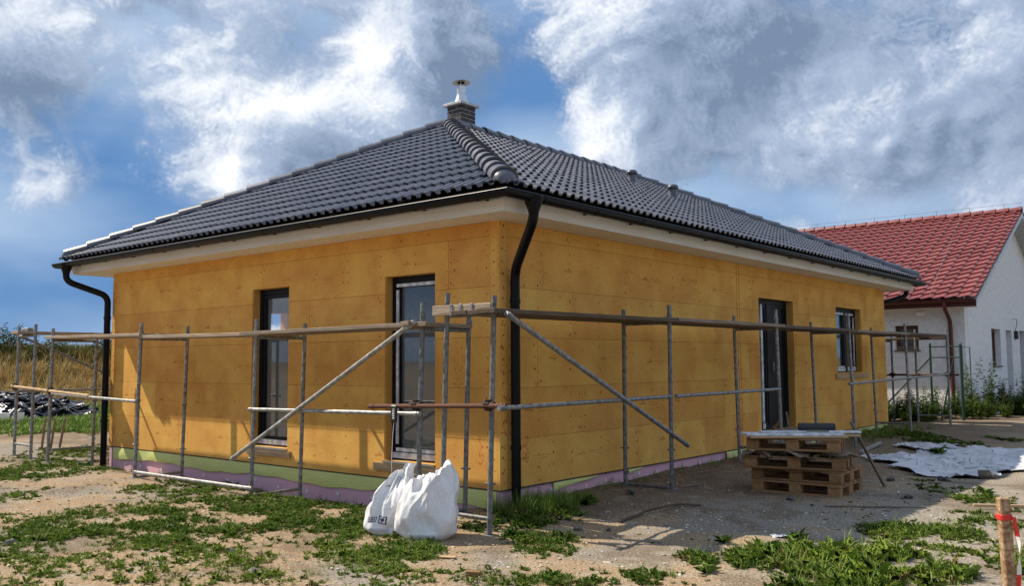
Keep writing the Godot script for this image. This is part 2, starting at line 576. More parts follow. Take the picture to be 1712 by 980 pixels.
func setup_world() -> void:
	var cam := Camera3D.new()
	cam.name = "camera"
	cam.position = Vector3(0, 1.60311, 0)
	cam.rotation = Vector3(0.077689, 0, -0.005859)
	cam.fov = 36.4738
	cam.near = 0.1
	cam.far = 2000.0
	add_child(cam)
	cam.current = true
	var e := setup_sky()
	e.tonemap_mode = Environment.TONE_MAPPER_LINEAR
	e.tonemap_exposure = 1.5
	e.sdfgi_enabled = true
	e.ssao_enabled = true
	e.ssil_enabled = true
	var we := WorldEnvironment.new()
	we.name = "environment"
	we.environment = e
	add_child(we)
	var sun := DirectionalLight3D.new()
	sun.name = "sun"
	sun.light_energy = 1.5
	sun.light_color = Color(1.0, 0.945, 0.86)
	sun.light_angular_distance = 0.55
	sun.shadow_enabled = true
	add_child(sun)
	var to_sun := (HX * -0.33 + HZ * -1.0 + Vector3(0, 1.137, 0)).normalized()
	sun.look_at_from_position(to_sun * 50.0, Vector3.ZERO)

# ---------------------------------------------------------------- ground
# heights measured along the walls and at the scaffold feet: house axes x, z and height
var spots := [[-1.0, -5.9, 0.03], [-0.2, -5.9, -0.05], [-1.0, -3.1, 0.05], [-0.2, -3.1, -0.11], [-1.0, -0.25, 0.02], [-0.3, -0.25, 0.0], [-1.0, 0.7, -0.06], [0.0, 0.3, 0.01], [2.05, 0.2, 0.06], [2.05, 0.95, 0.10],
	[5.2, 0.3, 0.10], [5.2, 1.0, 0.11], [8.3, 0.5, 0.10], [11.5, 0.5, 0.13], [14.4, 0.6, 0.13], [-0.1, -8.8, -0.10], [-1.0, -8.75, 0.08], [-1.0, -10.1, 0.08], [0.5, 3.6, 0.05], [3.0, 2.2, 0.08], [-2.2, 1.5, -0.01],
	[-4.0, -1.0, 0.0], [-4.0, 4.0, 0.0], [0.0, 5.0, 0.04], [-3.0, -4.0, 0.03], [7.0, 3.0, 0.09], [11.0, 3.0, 0.13], [17.0, 1.5, 0.18], [-2.2, -7.0, 0.04], [-4.0, -10.0, 0.06], [2.0, 6.0, 0.05]]
var gn := FastNoiseLite.new()
var gd := FastNoiseLite.new()

func ground_y(x: float, z: float) -> float:
	var q := Vector3(x, 0, z) - HO
	var lx := q.dot(HX)
	var lz := q.dot(HZ)
	var s := 0.04 * 0.02
	var w := 0.02
	for p in spots:
		var d: float = (lx - p[0]) ** 2 + (lz - p[1]) ** 2
		if d < 16.0:
			var k := exp(-d / 1.3)
			s += k * p[2]
			w += k
	var y := s / w
	y += gn.get_noise_2d(x * 6.0, z * 6.0) * 0.028 + gn.get_noise_2d(x * 40.0 + 91.0, z * 40.0) * 0.010
	# hollow under the sheet, heap of earth at the far left, bank behind
	y -= 0.11 * smoothstep(0.85, 0.2, absf(lx)) * smoothstep(-0.15, -1.2, lz) * smoothstep(-9.4, -8.6, lz)
	y -= 0.16 * exp(-((lx - 6.4) ** 2) / 0.9 - ((lz - 3.1) ** 2) / 0.35)
	y += 0.95 * exp(-((x + 19.5) ** 2) / 6.0 - ((z + 28.0) ** 2) / 6.0)
	y += bank(x, z)
	return y

func bank(x: float, z: float) -> float:
	# a long low earth bank round the back and the left of the plot
	var r := (z + 41.0) + (x + 18.0) * 0.22
	var b := 1.75 * smoothstep(5.0, -2.0, r) * smoothstep(-24.0, -10.0, r)
	b += 0.35 * gn.get_noise_2d(x * 1.4, z * 1.4) * smoothstep(5.0, -2.0, r) * smoothstep(-30.0, -16.0, r)
	return b

func ground_texture() -> Array:
	var w := 768
	var fine := FastNoiseLite.new()
	fine.seed = 31
	fine.frequency = 0.045
	fine.fractal_octaves = 6
	fine.fractal_gain = 0.66
	var cell := FastNoiseLite.new()
	cell.seed = 32
	cell.noise_type = FastNoiseLite.TYPE_CELLULAR
	cell.frequency = 0.05
	cell.cellular_return_type = FastNoiseLite.RETURN_DISTANCE
	cell.fractal_type = FastNoiseLite.FRACTAL_NONE
	var a := fine.get_seamless_image(w, w).get_data()
	var b := cell.get_seamless_image(w, w).get_data()
	var out := PackedByteArray()
	out.resize(w * w * 3)
	var hb := PackedByteArray()
	hb.resize(w * w)
	for i in w * w:
		var f := a[i] / 255.0
		var c := 1.0 - b[i] / 255.0
		var t := clampf(0.50 + (f - 0.5) * 1.25 + (c - 0.5) * 0.14, 0.0, 1.0)
		var v := 0.50 + 0.50 * t
		out[i * 3] = int(255.0 * minf(v * 1.02, 1.0))
		out[i * 3 + 1] = int(255.0 * v)
		out[i * 3 + 2] = int(255.0 * v * 0.975)
		hb[i] = int(255.0 * clampf(f * 0.85 + c * 0.2, 0.0, 1.0))
	var bump := Image.create_from_data(w, w, false, Image.FORMAT_L8, hb)
	bump.convert(Image.FORMAT_RGBA8)
	bump.bump_map_to_normal_map(3.5)
	return [ImageTexture.create_from_image(Image.create_from_data(w, w, false, Image.FORMAT_RGB8, out)), ImageTexture.create_from_image(bump)]

func axis(steps: Array) -> PackedFloat32Array:
	# [start, [end, step], ...] with even steps, then a widening run
	var a := PackedFloat32Array([steps[0]])
	for s in steps.slice(1):
		var from := a[a.size() - 1]
		var n := maxi(1, int(round(absf(s[0] - from) / s[1])))
		for i in n:
			a.append(lerpf(from, s[0], float(i + 1) / n))
	return a

var grass_areas := [
	[-3.05, -7.14, 1.00, 0.85, 0.75],
	[-3.90, -8.52, 0.94, 0.91, 0.80],
	[-3.19, -9.31, 1.37, 1.28, 1.00],
	[-5.89, -10.73, 0.22, 0.84, 0.80],
	[-4.29, -11.69, 0.59, 1.00, 1.00],
	[-2.60, -10.38, 0.56, 1.01, 1.00],
	[-1.63, -9.53, 0.25, 0.66, 0.70],
	[-1.82, -8.92, 0.53, 0.83, 0.80],
	[-1.20, -7.96, 0.47, 0.59, 0.80],
	[-0.92, -7.64, 0.28, 0.60, 1.00],
	[-1.23, -6.94, 0.78, 0.65, 0.45],
	[-6.89, -13.78, 0.70, 1.40, 0.90],
	[-7.84, -16.08, 0.72, 1.36, 0.70],
	[0.26, -9.37, 0.37, 0.92, 1.60],
	[0.26, -8.32, 0.30, 0.65, 1.30],
	[-0.39, -9.21, 0.21, 0.53, 0.90],
	[0.68, -6.66, 0.50, 0.36, 1.20],
	[1.47, -7.29, 0.12, 0.27, 1.20],
	[1.81, -7.31, 0.12, 0.20, 1.00],
	[2.51, -6.85, 0.65, 0.73, 2.00],
	[3.85, -7.51, 0.37, 0.94, 1.30],
	[3.58, -8.08, 0.37, 0.47, 1.30],
	[4.53, -8.64, 0.34, 0.39, 0.90],
	[5.12, -10.42, 0.27, 0.91, 0.90],
	[1.77, -6.45, 0.11, 0.26, 0.80],
	[-0.39, -6.73, 0.58, 0.42, 0.50],
	[5.23, -9.67, 0.23, 0.49, 0.50],
	[7.94, -16.41, 0.26, 1.02, 1.00],
	[9.02, -16.17, 0.17, 0.82, 1.00],
	[7.62, -18.53, 0.54, 2.19, 1.20],
	[-0.24, -10.87, 0.11, 1.24, 0.80],
	[-6.2, -8.4, 1.2, 1.2, 0.70], [-7.6, -11.5, 1.0, 1.5, 0.60], [6.2, -7.4, 0.9, 1.0, 0.80], [8.0, -9.6, 1.2, 1.2, 0.50], [5.0, -5.8, 1.0, 0.5, 0.90], [-4.6, -5.6, 1.2, 0.6, 0.80]]

func grass_cover(x: float, z: float) -> float:
	var s := 0.0
	for a in grass_areas:
		var e: float = ((x - a[0]) / a[2]) ** 2 + ((z - a[1]) / a[3]) ** 2
		if e < 2.2:
			s = maxf(s, a[4] * smoothstep(2.2, 0.45, e))
	if z < -19.5 and x < -6.0:
		s = maxf(s, smoothstep(-19.5, -22.0, z) * smoothstep(-6.0, -8.0, x))
	if s <= 0.0:
		return 0.0
	return clampf(s * (0.62 + 1.5 * gd.get_noise_2d(x * 13.0, z * 13.0) + 0.5 * gd.get_noise_2d(x * 50.0, z * 50.0)), 0.0, 2.0)

func soil(x: float, z: float) -> Color:
	var q := Vector3(x, 0, z) - HO
	var lx := q.dot(HX)
	var lz := q.dot(HZ)
	var sand := Color(0.50, 0.385, 0.26)
	var grit := Color(0.40, 0.375, 0.33)
	var brown := Color(0.31, 0.245, 0.18)
	var pale := Color(0.56, 0.52, 0.45)
	var n1 := gd.get_noise_2d(x * 2.6, z * 2.6)
	var n2 := gd.get_noise_2d(x * 9.0 + 40.0, z * 9.0)
	var n3 := gd.get_noise_2d(x * 32.0 + 70.0, z * 32.0)
	var c := sand
	c = c.lerp(grit, smoothstep(-0.05, 0.3, n1 + n2 * 0.5))
	# grey chippings in the right-hand foreground and by the left corner
	c = c.lerp(grit * 1.08, 0.85 * smoothstep(2.4, 3.6, lz + n2 * 0.9) * smoothstep(-1.8, -0.4, lx + n2))
	c = c.lerp(pale, 0.8 * exp(-((lx + 1.5) ** 2) / 0.5 - ((lz + 7.2) ** 2) / 1.4) * clampf(1.0 + n2 * 2.0, 0, 1))
	# trodden brown earth along the right-hand wall
	var worn := smoothstep(2.9, 1.7, lz + n1 * 1.2 + n2 * 0.6) * smoothstep(-0.2, 1.0, lx + n2)
	c = c.lerp(brown, worn * 0.9)
	c = c.lerp(brown * 0.85, 0.7 * smoothstep(0.12, 0.42, n2 + n3 * 0.6))
	c = c.lerp(pale, 0.55 * smoothstep(0.22, 0.5, n3 - n2 * 0.3))
	var far := smoothstep(-20.0, -26.0, z)
	c = c.lerp(Color(0.30, 0.25, 0.15), far * 0.8)
	var b := bank(x, z)
	c = c.lerp(Color(0.26, 0.20, 0.095), clampf(b * 1.2, 0.0, 1.0))
	return c

func build_ground() -> void:
	gn.seed = 3
	gn.frequency = 0.12
	gn.fractal_octaves = 4
	gd.seed = 7
	gd.frequency = 0.08
	gd.fractal_octaves = 4
	var xs := axis([-900.0, [-300.0, 150.0], [-80.0, 40.0], [-40.0, 5.0], [-14.0, 0.8], [-7.0, 0.14], [5.0, 0.06], [10.0, 0.12], [16.0, 0.3], [40.0, 2.0], [100.0, 20.0], [300.0, 70.0], [900.0, 200.0]])
	var zs := axis([600.0, [120.0, 120.0], [30.0, 20.0], [4.0, 3.0], [-4.0, 0.5], [-5.8, 0.12], [-11.0, 0.06], [-16.0, 0.11], [-26.0, 0.3], [-60.0, 1.0], [-120.0, 10.0], [-400.0, 50.0], [-1200.0, 200.0]])
	var mb := MB.new()
	mb.colored = true
	var rows := []
	var w := xs.size()
	var hgt := PackedFloat32Array()
	for z in zs:
		for x in xs:
			hgt.append(ground_y(x, z))
	for j in zs.size():
		var z := zs[j]
		for i in w:
			var x := xs[i]
			var p := Vector3(x, hgt[j * w + i], z)
			var i0 := maxi(i - 1, 0)
			var i1 := mini(i + 1, w - 1)
			var j0 := maxi(j - 1, 0)
			var j1 := mini(j + 1, zs.size() - 1)
			var gx := (hgt[j * w + i1] - hgt[j * w + i0]) / (xs[i1] - xs[i0])
			var gz := (hgt[j1 * w + i] - hgt[j0 * w + i]) / (zs[j1] - zs[j0])
			mb.c = soil(x, z)
			mb.vert(p, Vector3(-gx, 1, -gz).normalized(), Vector2(x, z))
	for j in zs.size() - 1:
		for i in w - 1:
			var a := j * w + i
			mb.idx.append_array(PackedInt32Array([a, a + w, a + 1, a + 1, a + w, a + w + 1]))
	var tx := ground_texture()
	var m := StandardMaterial3D.new()
	m.vertex_color_use_as_albedo = true
	m.albedo_color = lin(1.25, 1.25, 1.25).clamp()
	m.albedo_texture = tx[0]
	m.normal_enabled = true
	m.normal_texture = tx[1]
	m.normal_scale = 0.6
	m.roughness = 0.97
	m.metallic_specular = 0.2
	m.uv1_scale = Vector3(0.9, 0.9, 1)
	structure(mb, "ground", m)

# ---------------------------------------------------------------- the house
var house: Node3D
const ROWS := [0.22, 0.752, 1.316, 1.88, 2.444, 3.008, 3.17]

func oq(mb: MB, a: Vector3, b: Vector3, c: Vector3, d: Vector3, outward: Vector3, uvs: Array = []) -> void:
	var t := uvs if uvs.size() == 4 else [Vector2.ZERO, Vector2.ZERO, Vector2.ZERO, Vector2.ZERO]
	if (b - a).cross(c - a).dot(outward) >= 0:
		mb.quad(a, b, c, d, t[0], t[1], t[2], t[3])
	else:
		mb.quad(a, d, c, b, t[0], t[3], t[2], t[1])

# walls: 0 right-hand (faces +z), 1 left-hand (faces -x), 2 far end (faces +x), 3 back (faces -z). s runs along the wall, d outwards.
func wp(wall: int, s: float, y: float, d: float) -> Vector3:
	match wall:
		0: return Vector3(s, y, d)
		1: return Vector3(-d, y, -s)
		2: return Vector3(LW + d, y, -s)
	return Vector3(s, y, -LD - d)

func wn(wall: int) -> Vector3:
	return [Vector3(0, 0, 1), Vector3(-1, 0, 0), Vector3(1, 0, 0), Vector3(0, 0, -1)][wall]

# a slab on a wall between d0 (inner) and d1 (outer)
func slab(mb: MB, wall: int, s0: float, s1: float, y0: float, y1: float, d0: float, d1: float, length := 0.0) -> void:
	var p := func(s: float, y: float, d: float) -> Vector3: return wp(wall, s, y, d)
	var n := wn(wall)
	var along := wp(wall, 1, 0, 0) - wp(wall, 0, 0, 0)
	var t := []
	if length > 0.0:
		for q in [[s0, y0], [s1, y0], [s1, y1], [s0, y1]]:
			var u: float = q[0] / length
			t.append(Vector2(1.0 - u if wall == 1 else u, 1.0 - (q[1] - BASE) / (TOP - BASE)))
	oq(mb, p.call(s0, y0, d1), p.call(s1, y0, d1), p.call(s1, y1, d1), p.call(s0, y1, d1), n, t)
	oq(mb, p.call(s0, y0, d0), p.call(s1, y0, d0), p.call(s1, y1, d0), p.call(s0, y1, d0), -n, t)
	for e in 2:
		var s := s0 if e == 0 else s1
		var tt := [] if t.is_empty() else [t[0] if e == 0 else t[1], t[0] if e == 0 else t[1], t[3] if e == 0 else t[2], t[3] if e == 0 else t[2]]
		oq(mb, p.call(s, y0, d0), p.call(s, y0, d1), p.call(s, y1, d1), p.call(s, y1, d0), along * (-1.0 if e == 0 else 1.0), tt)
		var y := y0 if e == 0 else y1
		var ty := [] if t.is_empty() else ([t[0], t[1], t[1], t[0]] if e == 0 else [t[3], t[2], t[2], t[3]])
		oq(mb, p.call(s0, y, d0), p.call(s1, y, d0), p.call(s1, y, d1), p.call(s0, y, d1), Vector3(0, -1 if e == 0 else 1, 0), ty)

# rectangle minus holes as rectangles
func minus(rect: Array, holes: Array) -> Array:
	var rs := [rect]
	for h in holes:
		var nx := []
		for r in rs:
			if h[0] >= r[1] or h[1] <= r[0] or h[2] >= r[3] or h[3] <= r[2]:
				nx.append(r)
				continue
			if h[0] > r[0]:
				nx.append([r[0], h[0], r[2], r[3]])
			if h[1] < r[1]:
				nx.append([h[1], r[1], r[2], r[3]])
			var a: float = maxf(r[0], h[0])
			var b: float = minf(r[1], h[1])
			if h[2] > r[2]:
				nx.append([a, b, r[2], h[2]])
			if h[3] < r[3]:
				nx.append([a, b, h[3], r[3]])
		rs = nx
	return rs

func board_layout(length: float, first: float) -> Array:
	var out := []
	for r in ROWS.size() - 1:
		var s := 0.13
		var nxt: float = 0.13 + first * [0.55, 1.0, 0.3, 0.8, 0.45, 0.9][r] + R(-0.1, 0.1)
		while s < length - 0.14:
			nxt = minf(nxt, length - 0.13)
			if length - 0.13 - nxt < 0.35:
				nxt = length - 0.13
			out.append([s, nxt, ROWS[r], ROWS[r + 1]])
			s = nxt
			nxt = s + 1.86 + R(-0.05, 0.05)
	return out

# the fibreboards' colour: fibres, mottling, screw dents, the maker's stamps, spray-paint ciphers
func wall_texture(length: float, ppm: float, boards: Array, seed_: int, mirrored: bool, drips: Array, ciphers: Array) -> ImageTexture:
	var w := int(length * ppm)
	var hh := int((TOP - BASE) * ppm)
	var f := FastNoiseLite.new()
	f.seed = seed_
	f.frequency = 0.010
	f.fractal_octaves = 5
	var g := FastNoiseLite.new()
	g.seed = seed_ + 1
	g.frequency = 0.16
	g.fractal_octaves = 3
	var a := f.get_image(w, hh).get_data()
	var b := g.get_image(w, hh).get_data()
	var tone := PackedFloat32Array()
	tone.resize(w * hh)
	tone.fill(1.0)
	var X := func(s: float) -> int: return clampi(int((length - s if mirrored else s) * ppm), 0, w - 1)
	var Y := func(y: float) -> int: return clampi(int((TOP - y) * ppm), 0, hh - 1)
	for q in boards:
		var k := R(0.93, 1.04)
		var x0: int = mini(X.call(q[0]), X.call(q[1]))
		var x1: int = maxi(X.call(q[0]), X.call(q[1]))
		for y in range(Y.call(q[3]), Y.call(q[2])):
			for x in range(x0, x1):
				tone[y * w + x] = k
	var dab := func(cx: int, cy: int, rx: int, ry: int, k: float) -> void:
		for y in range(maxi(cy - ry, 0), mini(cy + ry + 1, hh)):
			for x in range(maxi(cx - rx, 0), mini(cx + rx + 1, w)):
				var e := float((x - cx) * (x - cx)) / (rx * rx + 0.3) + float((y - cy) * (y - cy)) / (ry * ry + 0.3)
				if e <= 1.0:
					tone[y * w + x] *= k
	for q in boards:
		# screws along the studs
		var s := ceilf(q[0] / 0.625) * 0.625
		var cols := [q[0] + 0.05, q[1] - 0.05]
		while s < q[1]:
			cols.append(s + 0.06)
			s += 0.625
		for cs in cols:
			var y: float = q[2] + 0.06
			while y < q[3] - 0.02:
				if rng.randf() < 0.72:
					dab.call(X.call(cs + R(-0.012, 0.012)), Y.call(y + R(-0.02, 0.02)), 1 + int(rng.randf() < 0.35), 1 + int(rng.randf() < 0.4), R(0.3, 0.6))
				y += 0.135
		if rng.randf() < 0.5:
			for k in 3:
				dab.call(X.call(R(q[0], q[1])), Y.call(R(q[2], q[3])), 1, 1 + int(R(0, 3)), R(0.5, 0.75))
		# stamps: a small emblem and two lines of tiny print
		if q[3] - q[2] > 0.4:
			var st: float = q[0] + R(0.2, 0.6)
			while st < q[1] - 0.5:
				var px: int = X.call(st if not mirrored else st + 0.42)
				var py: int = Y.call(lerpf(q[2], q[3], R(0.42, 0.62)))
				var k := R(0.55, 0.8)
				for t in 11:
					dab.call(px + t * 2, py + int(R(-1.5, 2.5)), 1, 1, k)
				dab.call(px + 12, py - 4, 2, 2, k)
				for t in int(0.27 * ppm):
					if rng.randf() < 0.72:
						dab.call(px + 32 + t, py - 2, 0, 0, k)
					if rng.randf() < 0.72 and t > 4:
						dab.call(px + 36 + t, py + 3, 0, 0, k)
				st += 1.05
	for dr in drips:
		var y: float = TOP
		var s: float = dr[0]
		while y > dr[1]:
			if rng.randf() < 0.8:
				dab.call(X.call(s + R(-0.012, 0.012)), Y.call(y), 1, 1 + int(R(0, 2)), R(0.35, 0.7))
			y -= 0.012
	var red := PackedByteArray()
	red.resize(w * hh)
	for ci in ciphers:
		# a hand-sprayed loop of thin paint
		var n := 60
		for t in n:
			var an := TAU * 1.6 * t / n
			var yy: float = ci[1] + ci[3] * (1.0 - 2.0 * t / n) * 0.5 + sin(an * 2.0) * 0.03
			var ss: float = ci[0] + sin(an * 1.5) * ci[2]
			var cx: int = X.call(ss)
			var cy: int = Y.call(yy)
			for dy in range(-1, 2):
				for dx in range(-1, 2):
					if rng.randf() < 0.55:
						red[clampi(cy + dy, 0, hh - 1) * w + clampi(cx + dx, 0, w - 1)] = 1
	var out := PackedByteArray()
	out.resize(w * hh * 3)
	for i in w * hh:
		var t := tone[i] * (0.86 + 0.20 * a[i] / 255.0 + 0.14 * (b[i] / 255.0 - 0.5))
		var r := 0.75 * t
		var gg := 0.435 * t * t
		var bl := 0.108 * t * t
		if red[i]:
			r = lerpf(r, 0.55, 0.6)
			gg = lerpf(gg, 0.07, 0.6)
			bl = lerpf(bl, 0.03, 0.6)
		out[i * 3] = int(255.0 * pow(minf(r, 1.0), 0.4545))
		out[i * 3 + 1] = int(255.0 * pow(gg, 0.4545))
		out[i * 3 + 2] = int(255.0 * pow(bl, 0.4545))
	return ImageTexture.create_from_image(Image.create_from_data(w, hh, false, Image.FORMAT_RGB8, out))

func clad_wall(wall: int, length: float, holes: Array, first: float, drips: Array, ciphers: Array) -> void:
	var w := MB.new()
	# the wall behind the boards, with its openings; it lines the reveals
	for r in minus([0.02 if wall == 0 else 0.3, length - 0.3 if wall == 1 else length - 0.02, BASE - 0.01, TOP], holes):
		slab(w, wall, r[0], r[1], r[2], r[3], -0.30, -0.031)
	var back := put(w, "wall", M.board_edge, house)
	var boards := board_layout(length, first)
	boards.append([0.031 if wall == 1 else 0.0, 0.13, BASE, TOP])
	boards.append([length - 0.13, length, BASE, TOP])
	var m := StandardMaterial3D.new()
	m.albedo_texture = wall_texture(length, 175.0 if wall == 1 else 150.0, boards, 40 + wall, wall == 1, drips, ciphers)
	m.roughness = 0.92
	m.metallic_specular = 0.25
	for i in boards.size():
		var q: Array = boards[i]
		var proud := R(-0.0015, 0.0015)
		var cut := minus([q[0] + 0.002, q[1] - 0.002, q[2] + 0.002, q[3] - 0.0015], holes)
		if i >= boards.size() - 2:
			cut = [[q[0] + (0.0 if i == boards.size() - 2 else 0.002), q[1] - (0.002 if i == boards.size() - 2 else 0.0), q[2], q[3]]]
			proud = 0.001
		for r in cut:
			var mb := MB.new()
			slab(mb, wall, r[0], r[1], r[2], r[3], -0.03, proud, length)
			put(mb, "insulation_board", m, back)

func window_frame(wall: int, s0: float, s1: float, y0: float, y1: float, bars: Array, called := "window", deep := 0.0) -> Node3D:
	var w := part(called, house)
	var f := MB.new()
	var d0 := -0.20 - deep
	var d1 := -0.125 - deep
	var b := 0.075
	slab(f, wall, s0, s1, y1 - b, y1, d0, d1)
	slab(f, wall, s0, s1, y0, y0 + b, d0, d1)
	slab(f, wall, s0, s0 + b, y0 + b, y1 - b, d0, d1)
	slab(f, wall, s1 - b, s1, y0 + b, y1 - b, d0, d1)
	for x in bars:
		slab(f, wall, x - 0.06, x + 0.06, y0 + b, y1 - b, d0, d1)
	put(f, "frame", M.frame, w)
	# the sash stands a little proud of the outer frame
	var edges := [s0 + b]
	for x in bars:
		edges.append(x - 0.06)
		edges.append(x + 0.06)
	edges.append(s1 - b)
	for i in edges.size() / 2:
		var e0: float = edges[2 * i]
		var e1: float = edges[2 * i + 1]
		var sa := MB.new()
		var k := 0.055
		slab(sa, wall, e0 + 0.004, e1 - 0.004, y1 - b - k, y1 - b - 0.004, d0 + 0.01, d1 - 0.012)
		slab(sa, wall, e0 + 0.004, e1 - 0.004, y0 + b + 0.004, y0 + b + k, d0 + 0.01, d1 - 0.012)
		slab(sa, wall, e0 + 0.004, e0 + k, y0 + b + k, y1 - b - k, d0 + 0.01, d1 - 0.012)
		slab(sa, wall, e1 - k, e1 - 0.004, y0 + b + k, y1 - b - k, d0 + 0.01, d1 - 0.012)
		put(sa, "sash", M.frame, w)
		var g := MB.new()
		slab(g, wall, e0 + k, e1 - k, y0 + b + k, y1 - b - k, d0 + 0.03, d0 + 0.034)
		put(g, "pane", M.glass, w)
	return w

func strip(wall: int, s0: float, s1: float, y0: float, y1: float, d0: float, d1: float, called: String, m: Material, parent: Node, label := "") -> MeshInstance3D:
	var mb := MB.new()
	slab(mb, wall, s0, s1, y0, y1, d0, d1)
	return put(mb, called, m, parent, label)

# corner of the eaves ring at offset o from the walls
func ring(k: int, o: float, y: float) -> Vector3:
	match k % 4:
		0: return Vector3(-o, y, o)
		1: return Vector3(LW + o, y, o)
		2: return Vector3(LW + o, y, -LD - o)
	return Vector3(-o, y, -LD - o)

# mitred strip along side k of the ring: 0 right-hand, 1 far end, 2 back, 3 left-hand
func ring_strip(mb: MB, k: int, o0: float, o1: float, y0: float, y1: float) -> void:
	mb.hexa([ring(k, o1, y0), ring(k + 1, o1, y0), ring(k + 1, o0, y0), ring(k, o0, y0), ring(k, o1, y1), ring(k + 1, o1, y1), ring(k + 1, o0, y1), ring(k, o0, y1)])

func bends(pts: Array, r: float, n := 5) -> Array:
	var out := [pts[0]]
	for i in range(1, pts.size() - 1):
		var a: Vector3 = (pts[i - 1] - pts[i])
		var b: Vector3 = (pts[i + 1] - pts[i])
		var p: Vector3 = pts[i] + a.normalized() * minf(r, a.length() * 0.45)
		var q: Vector3 = pts[i] + b.normalized() * minf(r, b.length() * 0.45)
		for t in n + 1:
			var u := float(t) / n
			out.append(p * (1 - u) * (1 - u) + pts[i] * 2 * u * (1 - u) + q * u * u)
	out.append(pts[pts.size() - 1])
	return out

func downpipe(parent: Node3D, pts: Array, m: Material, r := 0.05) -> void:
	var mb := MB.new()
	mb.sweep(bends(pts, 0.13), r, 12)
	var o := put(mb, "downpipe", m, parent)
	var fu := MB.new()
	var p0: Vector3 = pts[0]
	fu.lathe(p0 + Vector3(0, -0.13, 0), [[r * 1.02, 0.0], [r * 1.08, 0.03], [r * 1.9, 0.15], [r * 1.95, 0.19]], 12)
	put(fu, "hopper", m, o)
	# sockets and clips on the vertical run
	var a: Vector3 = pts[pts.size() - 2]
	var b: Vector3 = pts[pts.size() - 1]
	for t in [0.12, 0.72]:
		var c := MB.new()
		var p := a.lerp(b, t)
		c.tube(p, p + Vector3(0, -0.05, 0), r * 1.14, 12)
		put(c, "pipe_clip", m, o)

func gutter_run(parent: Node3D, k: int, m: Material) -> void:
	var rows := []
	var y := 3.325
	var n := 9
	for i in n:
		var an := PI * i / (n - 1)
		rows.append([0.665 + 0.068 * cos(an), y - 0.068 * sin(an)])
	rows.insert(0, [0.722, y + 0.012])
	rows.insert(0, [0.740, y + 0.015])
	rows.insert(0, [0.745, y + 0.003])
	var outer := []
	for p in rows:
		outer.append(PackedVector3Array([ring(k, p[0], p[1]), ring(k + 1, p[0], p[1])]))
	var mb := MB.new()
	mb.grid(outer, false, true)
	var inner := []
	for i in range(3, rows.size()):
		var c := Vector2(0.665, y)
		var q := c + (Vector2(rows[i][0], rows[i][1]) - c) * 0.95
		inner.append(PackedVector3Array([ring(k, q.x, q.y), ring(k + 1, q.x, q.y)]))
	mb.grid(inner, false, false)
	var o := put(mb, "gutter", m, parent)
	# brackets under the trough
	var a := ring(k, 0.665, y)
	var b := ring(k + 1, 0.665, y)
	var along := (b - a).normalized()
	var outw := along.cross(Vector3.UP) * -1.0
	if outw.dot(ring(k, 1, 0) + ring(k + 1, 1, 0) - ring(k, 0, 0) - ring(k + 1, 0, 0)) < 0:
		outw = -outw
	var nb := int((b - a).length() / 0.92)
	for i in nb:
		var c := a.lerp(b, (i + 0.6) / nb)
		var br := MB.new()
		var pr := []
		for t in 8:
			var an := PI * t / 7.0
			pr.append(c + outw * cos(an) * 0.074 + Vector3(0, -sin(an) * 0.074, 0))
		for t in 7:
			var p: Vector3 = pr[t]
			var q: Vector3 = pr[t + 1]
			oq(br, p - along * 0.014, p + along * 0.014, q + along * 0.014, q - along * 0.014, (p + q) * 0.5 - c)
		br.box(c - outw * 0.074 - along * 0.012 + Vector3(0, 0.03, 0), c - outw * 0.15 + along * 0.012 + Vector3(0, -0.05, 0))
		put(br, "gutter_bracket", m, o)

# ---------------------------------------------------------------- tiles
# profile across one tile, [u, height]; the same for all copies
func tile_profile(kind: int) -> Array:
	var p := []
	if kind == 0:      # two round rolls and flat pans
		p.append([0.0, 0.0])
		for c: float in [0.075, 0.225]:
			for i in 7:
				var an := PI * i / 6.0
				p.append([c - 0.044 * cos(an), 0.042 * pow(sin(an), 0.75)])
		p.append([0.3, 0.0])
	else:              # one soft wave
		for i in 12:
			var u := i / 11.0
			p.append([u * 0.3, 0.046 * (pow(u / 0.78, 1.5) if u < 0.78 else pow(cos((u - 0.78) / 0.22 * PI * 0.5), 0.8))])
	return p

